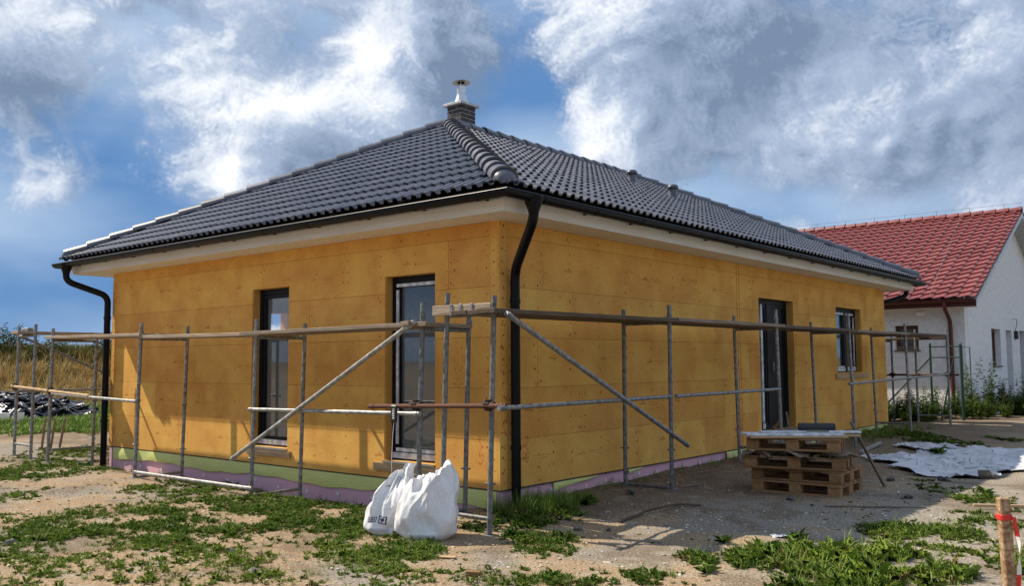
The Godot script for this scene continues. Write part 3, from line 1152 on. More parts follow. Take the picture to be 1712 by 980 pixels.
# triangles of a tile in slope coordinates (u, v, w): [p, n] triples. The head, hidden under the next course, is pressed flat,
# so that the rolls of each course end as open hollows, as on the real tile.
func tile_tris(kind: int) -> Array:
	var p := tile_profile(kind)
	var tris := []
	var lift := 0.030 if kind == 0 else 0.046
	var long := 0.400
	var V := func(i: int, v: float, k: float) -> Vector3:
		return Vector3(p[i][0], v, p[i][1] * k + lift * (1.0 - v / long))
	var N := func(i: int, k: float) -> Vector3:
		var a: Array = p[maxi(i - 1, 0)]
		var b: Array = p[mini(i + 1, p.size() - 1)]
		var t := Vector2(b[0] - a[0], (b[1] - a[1]) * k)
		return Vector3(-t.y, lift / long * t.x, t.x).normalized()
	var rows := [[0.0, 1.0], [0.335, 1.0], [0.352, 0.1], [long, 0.05]] if kind == 0 else [[0.0, 1.0], [long, 1.0]]
	for i in p.size() - 1:
		for r in rows.size() - 1:
			var a: Vector3 = V.call(i, rows[r][0], rows[r][1])
			var b: Vector3 = V.call(i + 1, rows[r][0], rows[r][1])
			var c: Vector3 = V.call(i + 1, rows[r + 1][0], rows[r + 1][1])
			var d: Vector3 = V.call(i, rows[r + 1][0], rows[r + 1][1])
			if r == 0:
				var na: Vector3 = N.call(i, 1.0)
				var nb: Vector3 = N.call(i + 1, 1.0)
				tris.append([a, na, b, nb, c, nb])
				tris.append([a, na, c, nb, d, na])
			else:
				var nn := (b - a).cross(c - a).normalized()
				tris.append([a, nn, b, nn, c, nn])
				tris.append([a, nn, c, nn, d, nn])
		# the thickness of the front edge
		var f := Vector3(0, -1, 0)
		var e: Vector3 = V.call(i, 0.0, 1.0)
		var g: Vector3 = V.call(i + 1, 0.0, 1.0)
		var down := Vector3(0, 0, -0.014 if kind == 0 else -0.03)
		tris.append([e + down, f, g + down, f, g, f])
		tris.append([e + down, f, g, f, e, f])
	return tris

func clip_tris(tris: Array, planes: Array, shift: Vector2) -> Array:
	var out := tris
	for pl in planes:      # keep pl[0] * u + pl[1] * v + pl[2] >= 0
		var nx := []
		for t in out:
			var poly := []
			for k in 3:
				var p: Vector3 = t[2 * k]
				var q: Vector3 = t[(2 * k + 2) % 6]
				var dp: float = pl[0] * (p.x + shift.x) + pl[1] * (p.y + shift.y) + pl[2]
				var dq: float = pl[0] * (q.x + shift.x) + pl[1] * (q.y + shift.y) + pl[2]
				if dp >= 0:
					poly.append([p, t[2 * k + 1]])
				if (dp >= 0) != (dq >= 0):
					poly.append([p.lerp(q, dp / (dp - dq)), t[2 * k + 1]])
			for k in range(1, poly.size() - 1):
				nx.append([poly[0][0], poly[0][1], poly[k][0], poly[k][1], poly[k + 1][0], poly[k + 1][1]])
		out = nx
	return out

func add_tris(mb: MB, tris: Array, t: Transform3D) -> void:
	for q in tris:
		var i := mb.v.size()
		for k in 3:
			mb.vert(t * q[2 * k], t.basis * q[2 * k + 1])
		mb.idx.append_array(PackedInt32Array([i, i + 2, i + 1]))

# lists the tiles of one slope: origin at its lower corner, eu along the eaves, ev up the slope
func slope_tiles(origin: Vector3, eu: Vector3, ev: Vector3, width: float, length: float, planes: Array, gauge: float, tris: Array) -> Array:
	var en := eu.cross(ev)
	var list := []
	var nu := int(ceil(width / 0.3)) + 1
	var nv := int(ceil(length / gauge))
	for j in nv:
		for i in nu:
			var u := i * 0.3 - 0.15
			var v := j * gauge
			var inside := true
			var outside := false
			for pl in planes:
				var worst := INF
				var best := -INF
				for c in [[0.0, 0.0], [0.3, 0.0], [0.0, 0.4], [0.3, 0.4]]:
					var d: float = pl[0] * (u + c[0]) + pl[1] * (v + c[1]) + pl[2]
					worst = minf(worst, d)
					best = maxf(best, d)
				inside = inside and worst >= 0
				outside = outside or best <= 0.02
			if outside:
				continue
			var t := Transform3D(Basis(eu, ev, en), origin + eu * u + ev * v)
			var own := [] if inside else clip_tris(tris, planes, Vector2(u, v))
			if inside or own.size():
				list.append({"t": t, "own": own, "at": t * Vector3(0.15, 0.2, 0)})
	return list

func lay_tiles(list: Array, parent: Node3D, tris: Array, mats: Array, eye: Vector3, most: int, called: String, rest: String) -> void:
	list.sort_custom(func(a, b): return a.at.distance_squared_to(eye) < b.at.distance_squared_to(eye))
	var shared := []
	for m in mats:
		var mb := MB.new()
		add_tris(mb, tris, Transform3D())
		shared.append(mb.mesh(m))
	var bulk := MB.new()
	for i in list.size():
		var q: Dictionary = list[i]
		var t: Transform3D = q.t
		# each tile lies a hair differently
		t = t * Transform3D(Basis(Vector3(0, 0, 1), R(-0.006, 0.006)), Vector3(0, R(-0.004, 0.004), R(0.0, 0.004)))
		if i < most:
			if q.own.is_empty():
				put_mesh(shared[rng.randi() % shared.size()], called, parent, t)
			else:
				var mb := MB.new()
				add_tris(mb, q.own, Transform3D())
				put_mesh(mb.mesh(mats[0]), called, parent, t)
		else:
			add_tris(bulk, tris if q.own.is_empty() else q.own, t)
	if bulk.v.size():
		var o := put(bulk, rest, mats[0], parent)
		o.set_meta("kind", "stuff")

# half-round cap tiles from a to b, the wide end of each downhill; up is the ridge's own up
func caps(parent: Node3D, a: Vector3, b: Vector3, r: float, gauge: float, m: Array, called: String, first_dome: bool) -> void:
	var dir := (b - a).normalized()
	var side := dir.cross(Vector3.UP).normalized()
	var up := side.cross(dir)
	var n := int(round((b - a).length() / gauge))
	var rows := []
	for e in 2:
		var row := PackedVector3Array()
		var rr := r * (1.10 if e == 0 else 0.92)
		for k in 11:
			var an := PI * k / 10.0
			row.append(Vector3(cos(an) * rr * 1.08, sin(an) * rr * 0.95 + (0.018 if e == 0 else 0.0), -(gauge + 0.05) * e))
		rows.append(row)
	var mb := MB.new()
	mb.grid(rows, false, true)
	# rim of the wide end
	for k in 10:
		var p: Vector3 = rows[0][k]
		var q: Vector3 = rows[0][k + 1]
		var p2 := Vector3(p.x * 0.86, (p.y - 0.018) * 0.86 + 0.012, p.z)
		var q2 := Vector3(q.x * 0.86, (q.y - 0.018) * 0.86 + 0.012, q.z)
		oq(mb, p, q, q2, p2, Vector3(0, 0, 1))
	var meshes := [mb.mesh(m[0]), mb.mesh(m[1]), mb.mesh(m[2])]
	for i in n:
		var t := Transform3D(Basis(side, up, -dir), a + dir * (i * (b - a).length() / n) + up * R(-0.003, 0.003))
		put_mesh(meshes[rng.randi() % 3], called, parent, t * Transform3D(Basis(Vector3(0, 1, 0), R(-0.012, 0.012)), Vector3.ZERO))
	if first_dome:
		var d := MB.new()
		var prof := []
		for i in 7:
			var an := PI * 0.5 * i / 6.0
			prof.append([r * 1.13 * cos(an), r * 1.0 * sin(an)])
		d.lathe(Vector3.ZERO, prof, 20)
		put_mesh(d.mesh(m[0]), "hip_end_cap", parent, Transform3D(Basis(side, up, -dir), a + dir * 0.05 + up * 0.0).scaled_local(Vector3(1, 1, 1.15)))

func build_roof() -> void:
	var roof := MB.new()
	var o := 0.60
	var e := 3.345
	var ry := 5.755
	var ra := Vector3(3.8, ry, -4.4)
	var rb := Vector3(9.4, ry, -4.4)
	var k0 := ring(0, o, e)
	var k1 := ring(1, o, e)
	var k2 := ring(2, o, e)
	var k3 := ring(3, o, e)
	roof.quad(k0, k1, rb, ra)
	roof.quad(k2, k3, ra, rb)
	roof.tri(k1, k2, rb)
	roof.tri(k3, k0, ra)
	var rf := put(roof, "roof", M.deck, house)
	# tiles on the four slopes
	var tris := tile_tris(0)
	var eo := 0.64
	var ey := 3.385
	var top_y := 5.80
	var mats := [M.tile, M.tile2, M.tile3]
	var seen := []
	var back := []
	var rise := top_y - ey
	for side in 4:
		var a := ring(side, eo, ey)
		var b := ring(side + 1, eo, ey)
		var eu := (b - a).normalized()
		var inward := Vector3.UP.cross(eu)
		var wdt := (b - a).length()
		var ea := Vector3(3.8, top_y, -4.4)
		var eb := Vector3(9.4, top_y, -4.4)
		var p0: Vector3 = [ea, eb, eb, ea][side]     # upper end of the left border
		var p1: Vector3 = [eb, eb, ea, ea][side]
		var run := (p0 - a).dot(inward)
		var ev := (inward * run + Vector3(0, rise, 0)).normalized()
		var len_ := sqrt(run * run + rise * rise)
		var u0 := (p0 - a).dot(eu)
		var u1 := (p1 - a).dot(eu)
		# left border from (0, 0) to (u0, len), right border from (wdt, 0) to (u1, len)
		var planes := [[len_, -u0, 0.0], [-len_, -(wdt - u1), len_ * wdt]]
		for pl in planes:
			var q := sqrt(pl[0] ** 2 + pl[1] ** 2)
			for i in 3:
				pl[i] /= q
		var gauge: float = len_ / round(len_ / 0.345)
		planes.append([0.0, -1.0, len_ + 0.01])
		var list := slope_tiles(a, eu, ev, wdt, len_, planes, gauge, tris)
		if side == 0 or side == 3:
			seen.append_array(list)
		else:
			back.append_array(list)
	var eye := to_local_axes(Vector3(0, 1.603, 0))
	lay_tiles(seen, rf, tris, mats, eye, 300, "roof_tile", "distant_roof_tiles")
	lay_tiles(back, rf, tris, mats, eye, 0, "roof_tile", "rear_roof_tiles")
	# ridge and hips
	var apex_a := Vector3(3.8, top_y + 0.005, -4.4)
	var apex_b := Vector3(9.4, top_y + 0.005, -4.4)
	var caps_m := [M.tile, M.tile2, M.tile3]
	caps(rf, apex_a + Vector3(0.1, 0, 0), apex_b, 0.112, 0.385, caps_m, "ridge_tile", false)
	for h in [[0, apex_a], [1, apex_b], [2, apex_b], [3, apex_a]]:
		var low := ring(h[0], eo - 0.10, ey + 0.075)
		caps(rf, low, h[1], 0.125, 0.415, caps_m, "hip_tile", true)
	# the two vents on the right-hand slope
	for v in [Vector3(7.25, 5.05, -2.80), Vector3(7.50, 4.70, -2.05)]:
		var n := Vector3(0, 5.04, rise).normalized()
		var vb := MB.new()
		var up := Vector3(0, 1, 0)
		vb.lathe(v - up * 0.05, [[0.10, 0.0], [0.085, 0.08], [0.075, 0.22], [0.075, 0.23]], 12)
		vb.lathe(v + up * 0.18, [[0.075, 0.0], [0.105, 0.005], [0.11, 0.05], [0.085, 0.085], [0.03, 0.10], [0.0, 0.102]], 14)
		vb.cbox(Transform3D(Basis(Vector3(1, 0, 0), n, Vector3(1, 0, 0).cross(n)), v + n * 0.03), Vector3(0.3, 0.03, 0.34), 0.012)
		put(vb, "roof_vent", M.tile3, rf)

func build_chimney() -> void:
	var ch := part("chimney", house)
	var x0 := 4.30
	var x1 := 4.68
	var z0 := -4.93
	var z1 := -4.58
	var core := MB.new()
	core.box(Vector3(x0 + 0.004, 5.5, z0 + 0.004), Vector3(x1 - 0.004, 6.33, z1 - 0.004))
	put(core, "mortar_core", M.mortar, ch)
	for row in 9:
		var y := 5.645 + row * 0.0765
		for face in 4:
			var n := Vector3([0, -1, 0, 1][face], 0, [1, 0, -1, 0][face])
			var a := Vector3([x0, x0, x1, x1][face], y, [z1, z0, z0, z1][face])
			var b := Vector3([x1, x0, x0, x1][face], y, [z1, z1, z0, z0][face])
			var l := (b - a).length()
			var d := (b - a).normalized()
			var cut: float = l * (0.64 if (row + face) % 2 else 0.36)
			for s in [[0.0, cut - 0.008], [cut + 0.008, l]]:
				var mb := MB.new()
				var p: Vector3 = a + d * s[0] - n * 0.008
				var q: Vector3 = a + d * s[1] + n * 0.004 + Vector3(0, 0.060, 0)
				mb.cbox(Transform3D(Basis(), (p + q) * 0.5), (q - p).abs(), 0.003)
				put(mb, "brick", M.brick if rng.randf() < 0.6 else M.brick2, ch)
	var cap := MB.new()
	cap.cbox(Transform3D(Basis(), Vector3((x0 + x1) / 2, 6.355, (z0 + z1) / 2)), Vector3(0.50, 0.055, 0.47), 0.008)
	put(cap, "chimney_cap", M.capwhite, ch)
	var c := Vector3((x0 + x1) / 2, 6.38, (z0 + z1) / 2)
	var fl := MB.new()
	fl.lathe(c, [[0.145, 0.0], [0.105, 0.12], [0.085, 0.20], [0.09, 0.21], [0.085, 0.22], [0.085, 0.345], [0.078, 0.345]], 20)
	put(fl, "flue", M.zinc, ch)
	var rods := MB.new()
	for k in 3:
		var an := TAU * k / 3 + 0.4
		rods.tube(c + Vector3(cos(an) * 0.08, 0.32, sin(an) * 0.08), c + Vector3(cos(an) * 0.085, 0.43, sin(an) * 0.085), 0.006, 5)
	put(rods, "cowl_stay", M.zinc, ch)
	var hat := MB.new()
	hat.lathe(c + Vector3(0, 0.42, 0), [[0.0, 0.004], [0.165, -0.004], [0.17, 0.003], [0.10, 0.022], [0.0, 0.035]], 24, Basis(Vector3(1, 0, 0.4).normalized(), -0.06))
	put(hat, "cowl", M.zinc, ch)

func build_house() -> void:
	house = thing("bungalow", "single-storey bungalow under construction, orange fibreboard walls, black tiled hip roof", "house")
	# floor, ceiling and dim inside
	var fl := MB.new()
	fl.box(Vector3(0.30, 0.10, -0.30), Vector3(LW - 0.30, 0.40, -LD + 0.30))
	put(fl, "floor_slab", M.concrete, house)
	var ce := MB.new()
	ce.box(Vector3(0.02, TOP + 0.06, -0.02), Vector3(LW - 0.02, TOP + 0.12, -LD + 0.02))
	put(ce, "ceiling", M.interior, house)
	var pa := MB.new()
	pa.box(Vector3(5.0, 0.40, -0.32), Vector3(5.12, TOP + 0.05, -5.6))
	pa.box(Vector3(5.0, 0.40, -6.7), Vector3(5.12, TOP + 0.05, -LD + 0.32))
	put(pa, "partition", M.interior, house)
	# the two walls in view and the two behind
	var win_a := [3.79, 4.645, 0.455, 2.66]
	var win_b := [0.985, 1.85, 0.43, 2.66]
	var door := [6.655, 8.095, 0.43, 2.66]
	var win_r := [10.22, 11.665, 1.36, 2.66]
	clad_wall(1, LD, [win_a, win_b], 1.6, [], [[0.27, 0.62, 0.03, 0.3], [8.62, 0.52, 0.03, 0.16]])
	clad_wall(0, LW, [door, win_r], 1.5, [[5.93, 0.25], [5.85, 0.25]], [[0.09, 1.0, 0.03, 0.42], [0.44, 0.62, 0.045, 0.28], [5.85, 0.6, 0.03, 0.1]])
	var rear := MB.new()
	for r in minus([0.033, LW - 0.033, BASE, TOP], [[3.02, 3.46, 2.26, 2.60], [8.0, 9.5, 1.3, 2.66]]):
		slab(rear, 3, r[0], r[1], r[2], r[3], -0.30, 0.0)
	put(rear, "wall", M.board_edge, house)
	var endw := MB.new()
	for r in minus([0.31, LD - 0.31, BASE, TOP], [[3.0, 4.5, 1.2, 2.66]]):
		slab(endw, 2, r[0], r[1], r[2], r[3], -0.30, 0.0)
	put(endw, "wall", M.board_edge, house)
	window_frame(3, 8.0, 9.5, 1.3, 2.66, [8.75])
	window_frame(2, 3.0, 4.5, 1.2, 2.66, [3.75])
	# windows in view, with the foil still on some of their rails
	var a := window_frame(1, win_a[0], win_a[1], win_a[2], win_a[3], [])
	strip(1, 3.80, 4.63, 0.475, 0.545, -0.121, -0.112, "protective_foil", M.whitefoil, a)
	strip(1, 3.79, 4.645, 0.43, 0.453, -0.12, 0.035, "flashing", M.zinc, a)
	strip(1, 3.70, 4.70, 0.335, 0.425, 0.003, 0.026, "sill_board", M.fresh_z, a)
	var b := window_frame(1, win_b[0], win_b[1], win_b[2], win_b[3], [])
	strip(1, 0.995, 1.84, 0.45, 0.52, -0.121, -0.112, "protective_foil", M.whitefoil, b)
	strip(1, 1.06, 1.775, 0.53, 0.575, -0.135, -0.124, "protective_foil", M.whitefoil, b)
	strip(1, 1.06, 1.775, 2.535, 2.575, -0.135, -0.124, "protective_foil", M.whitefoil, b)
	strip(1, 1.735, 1.775, 0.62, 2.50, -0.135, -0.120, "protective_foil", M.whitefoil, b)
	strip(1, 0.985, 1.85, 0.405, 0.428, -0.12, 0.035, "flashing", M.zinc, b)
	strip(1, 0.92, 2.02, 0.305, 0.40, 0.003, 0.026, "sill_board", M.fresh_z, b)
	strip(1, 0.92, 1.70, 0.235, 0.302, 0.003, 0.024, "sill_board", M.fresh_z, b)
	var d := window_frame(0, door[0], door[1], door[2], door[3], [7.30], "terrace_door")
	strip(0, 6.985, 7.055, 0.56, 2.57, -0.149, -0.120, "protective_foil", M.whitefoil, d)
	strip(0, 6.96, 7.06, 0.45, 0.55, -0.124, -0.110, "protective_foil", M.whitefoil, d)
	var leaf := MB.new()
	slab(leaf, 0, 7.37, 8.02, 0.5, 2.59, -0.162, -0.150)
	slab(leaf, 0, 6.74, 7.24, 0.5, 2.59, -0.162, -0.150)
	put(leaf, "door_panel", M.frame, d)
	var hd := MB.new()
	hd.cbox(Transform3D(Basis(), Vector3(7.42, 1.5, -0.10)), Vector3(0.03, 0.16, 0.03), 0.006)
	put(hd, "handle", M.galv, d)
	strip(0, 6.655, 8.095, 0.40, 0.428, -0.12, 0.10, "threshold", M.concrete, d)
	var r := window_frame(0, win_r[0], win_r[1], win_r[2], win_r[3], [11.05])
	strip(0, 10.24, 10.98, 1.38, 1.44, -0.121, -0.112, "protective_foil", M.whitefoil, r)
	strip(0, 10.30, 10.98, 1.445, 1.485, -0.135, -0.124, "protective_foil", M.whitefoil, r)
	strip(0, 11.12, 11.60, 1.38, 1.47, -0.121, -0.112, "protective_foil", M.whitefoil, r)
	strip(0, 10.30, 10.98, 2.53, 2.57, -0.135, -0.124, "protective_foil", M.whitefoil, r)
	strip(0, 11.12, 11.56, 2.53, 2.57, -0.135, -0.124, "protective_foil", M.whitefoil, r)
	strip(0, 11.535, 11.575, 1.49, 2.5, -0.135, -0.120, "protective_foil", M.whitefoil, r)
	strip(0, 10.10, 11.95, 1.23, 1.33, 0.003, 0.025, "sill_board", M.fresh_x, r)
	# plinth: pink foam boards set back under the wall, start rail above, membrane hanging over
	for w in 4:
		var L: float = LW if w == 0 or w == 3 else LD
		var n := int(ceil(L / 1.25))
		var pl := part("plinth", house)
		for i in n:
			var mb := MB.new()
			slab(mb, w, L * i / n + 0.001 + (0.13 if i == 0 and w != 0 and w != 3 else 0.0), L * (i + 1) / n - 0.001, -0.45, BASE - 0.012, -0.12, -0.022 + R(-0.002, 0.002))
			put(mb, "foam_board", M.xps, pl)
		if w < 2:
			for i in int(L / 0.62):
				for y in ([-0.05] if w == 1 else [0.10]):
					var wa := MB.new()
					var p := wp(w, 0.3 + i * 0.62 + R(-0.12, 0.12), y + R(-0.03, 0.03), -0.021)
					var nn := wn(w)
					var q := p + nn * 0.006
					wa.tube(p, q, 0.027, 12, 0.023)
					put(wa, "fixing_washer", M.plastic_white, pl)
	var rail := MB.new()
	slab(rail, 1, 0.0, LD, BASE - 0.014, BASE - 0.002, -0.2, 0.004)
	slab(rail, 0, 0.0, LW, BASE - 0.014, BASE - 0.002, -0.2, 0.005)
	put(rail, "starter_rail", M.steelrail, house)
	hanging_strip(1, 0.05, 8.62, 0.165, 0.012)
	hanging_strip(0, 0.95, 1.85, 0.085, 0.03, true)
	hanging_strip(0, 2.55, 2.9, 0.06, 0.02, true)
	hanging_strip(0, 5.35, 6.6, 0.13, 0.015)
	hanging_strip(0, 8.15, 13.1, 0.13, 0.012)
	# eaves
	var sof := part("soffit", house)
	for k in 4:
		for i in 5:
			var mb := MB.new()
			ring_strip(mb, k, i * 0.094 + 0.0015, (i + 1) * 0.094 - 0.0015, TOP, TOP + 0.018)
			put(mb, "soffit_board", M.white_wood if k % 2 == 0 else M.white_wood_z, sof)
	for k in 4:
		var fa := MB.new()
		ring_strip(fa, k, 0.472, 0.497, TOP - 0.012, TOP + 0.115)
		put(fa, "fascia_board", M.white_wood if k % 2 == 0 else M.white_wood_z, house)
		var fb := MB.new()
		ring_strip(fb, k, 0.455, 0.483, TOP + 0.117, TOP + 0.24)
		put(fb, "fascia_board", M.white_wood if k % 2 == 0 else M.white_wood_z, house)
		gutter_run(house, k, M.gutter)
	downpipe(house, [Vector3(-0.22, 3.26, 0.665), Vector3(-0.22, 3.08, 0.665), Vector3(0.165, 2.62, 0.09), Vector3(0.165, -0.05, 0.09)], M.gutter, 0.053)
	downpipe(house, [Vector3(-0.665, 3.26, -9.12), Vector3(-0.665, 3.02, -9.12), Vector3(-0.09, 2.78, -8.80), Vector3(-0.09, -0.15, -8.80)], M.gutter, 0.053)
	downpipe(house, [Vector3(13.895, 3.26, 0.30), Vector3(13.895, 3.06, 0.30), Vector3(13.32, 2.86, -0.15), Vector3(13.32, 0.0, -0.15)], M.gutter, 0.053)
	build_roof()
	build_chimney()

func hanging_strip(wall: int, s0: float, s1: float, drop: float, wave: float, torn := false) -> void:
	# thin green membrane hanging from under the boards
	var n := int((s1 - s0) / 0.06) + 2
	var rows := []
	var back := []
	for j in 6:
		var row := PackedVector3Array()
		var row2 := PackedVector3Array()
		for i in n:
			var t := float(i) / (n - 1)
			var s := lerpf(s0, s1, t)
			var dr := drop * (1.0 + 0.12 * sin(s * 2.3 + wall) + 0.05 * sin(s * 9.1))
			if torn:
				dr *= 1.0 - 0.85 * t
			var bulge := wave * (0.6 + sin(s * 4.7) * 0.5 + sin(s * 13.0) * 0.35) * sin(j / 5.0 * 2.6)
			var p := wp(wall, s, BASE - 0.015 - dr * j / 5.0, 0.002 + maxf(bulge, 0.0))
			row.append(p)
			row2.append(p - wn(wall) * 0.0015)
		rows.append(row)
		back.append(row2)
	var mb := MB.new()
	mb.grid(rows, false, wall == 0)
	mb.grid(back, false, wall == 1)
	put(mb, "membrane_strip", M.membrane, house)

# ---------------------------------------------------------------- scaffolding
# In the house's axes. A frame is two posts, a head beam and a foot bar.
func gy(x: float, z: float) -> float:
	var p := H(x, 0, z)
	return ground_y(p.x, p.z)

func scaffold_frame(sc: Node3D, off: Vector3, a: Vector2, b: Vector2, top_a: float, top_b: float, lean: float, head: float, foot := 0.22) -> void:
	# a, b: feet of the outer and the inner post; lean: how far the tops lean to the viewer's right
	var fr := part("scaffold_frame", sc)
	var tilt := Vector3(0.64, 0, 0.768) * lean
	var feet := []
	var m: Material = M.galv if rng.randf() < 0.6 else M.galv2
	for k in 2:
		var f: Vector2 = a if k == 0 else b
		var y0 := gy(f.x, f.y) - 0.02
		var h: float = top_a if k == 0 else top_b
		var mb := MB.new(off)
		var p := Vector3(f.x, y0, f.y)
		var q := Vector3(f.x, h, f.y) + tilt * (h - y0) / 2.2
		mb.tube(p, q, 0.0255, 10)
		# spigot, wedge pins and collar
		mb.tube(q + Vector3(0, -0.16, 0), q + Vector3(0, -0.12, 0), 0.033, 10)
		var w := p.lerp(q, 0.5)
		mb.tube(w + Vector3(-0.05, 0, 0.02), w + Vector3(0.05, 0, -0.02), 0.011, 6)
		w = p.lerp(q, 0.22)
		mb.tube(w + Vector3(-0.02, 0, -0.05), w + Vector3(0.02, 0, 0.05), 0.010, 6)
		put(mb, "post", m, fr)
		var pad := MB.new(off)
		pad.cbox(Transform3D(Basis(), p + Vector3(0, 0.022, 0)), Vector3(0.13, 0.012, 0.13), 0.003)
		put(pad, "foot_plate", M.galv2, fr)
		feet.append([p, q, y0])
	var A: Vector3 = feet[0][0]
	var B: Vector3 = feet[1][0]
	var At: Vector3 = feet[0][1]
	var Bt: Vector3 = feet[1][1]
	var yh := func(p: Vector3, q: Vector3, y: float) -> Vector3: return p.lerp(q, (y - p.y) / (q.y - p.y))
	var hb := MB.new(off)
	hb.tube(yh.call(A, At, head), yh.call(B, Bt, head), 0.024, 10)
	put(hb, "head_beam", m, fr)
	var fb := MB.new(off)
	var fy: float = maxf(A.y, B.y) + foot
	fb.tube(yh.call(A, At, fy), yh.call(B, Bt, fy), 0.019, 8)
	put(fb, "foot_bar", m, fr)

func deck_planks(sc: Node3D, off: Vector3, a: Vector3, b: Vector3, across: Vector3, widths: Array, m: Array) -> void:
	# planks side by side from a to b; across points from the outer edge inwards
	var d := (b - a).normalized()
	var at := 0.0
	var c := across.normalized()
	for i in widths.size():
		var w: float = widths[i]
		var p := a + c * (at + w * 0.5) - d * R(0.05, 0.28) + Vector3(0, R(-0.004, 0.006), 0)
		var q := b + c * (at + w * 0.5) + d * R(0.03, 0.22) + Vector3(0, R(-0.004, 0.006), 0)
		var along := (q - p).normalized()
		var up := c.cross(along)
		if up.y < 0:
			up = -up
		var bs := Basis(along, up, along.cross(up)) * Basis(Vector3(1, 0, 0), R(-0.03, 0.03)) * Basis(Vector3(0, 1, 0), R(-0.006, 0.006))
		var mb := MB.new()
		mb.cbox(Transform3D(), Vector3((q - p).length(), 0.045, w - R(0.006, 0.02)), 0.005)
		put_mesh(mb.mesh(m[rng.randi() % m.size()]), "deck_plank", sc, Transform3D(bs, (p + q) * 0.5 - off))
		at += w

func brace(sc: Node3D, off: Vector3, a: Vector3, b: Vector3, m: Material, called := "brace_tube", r := 0.0225) -> void:
	var mb := MB.new(off)
	mb.tube(a, b, r, 10)
	var d := (b - a).normalized()
	for e in 2:
		# flattened, pierced ends
		var p := a if e == 0 else b
		var s := d if e == 0 else -d
		mb.tube(p + s * 0.03, p + s * 0.075, r * 1.2, 10)
	put(mb, called, m, sc)

func coupler(sc: Node3D, off: Vector3, p: Vector3, along: Vector3) -> void:
	var mb := MB.new(off)
	mb.cbox(Transform3D(Basis(), p), Vector3(0.085, 0.06, 0.085), 0.012)
	mb.tube(p - along * 0.075, p + along * 0.075, 0.036, 8)
	mb.tube(p + Vector3(0, -0.055, 0), p + Vector3(0, 0.05, 0), 0.036, 8)
	mb.tube(p + Vector3(0.04, 0.0, 0.06), p + Vector3(0.05, 0.0, 0.10), 0.010, 6)
	put(mb, "coupler", M.coupler, sc)

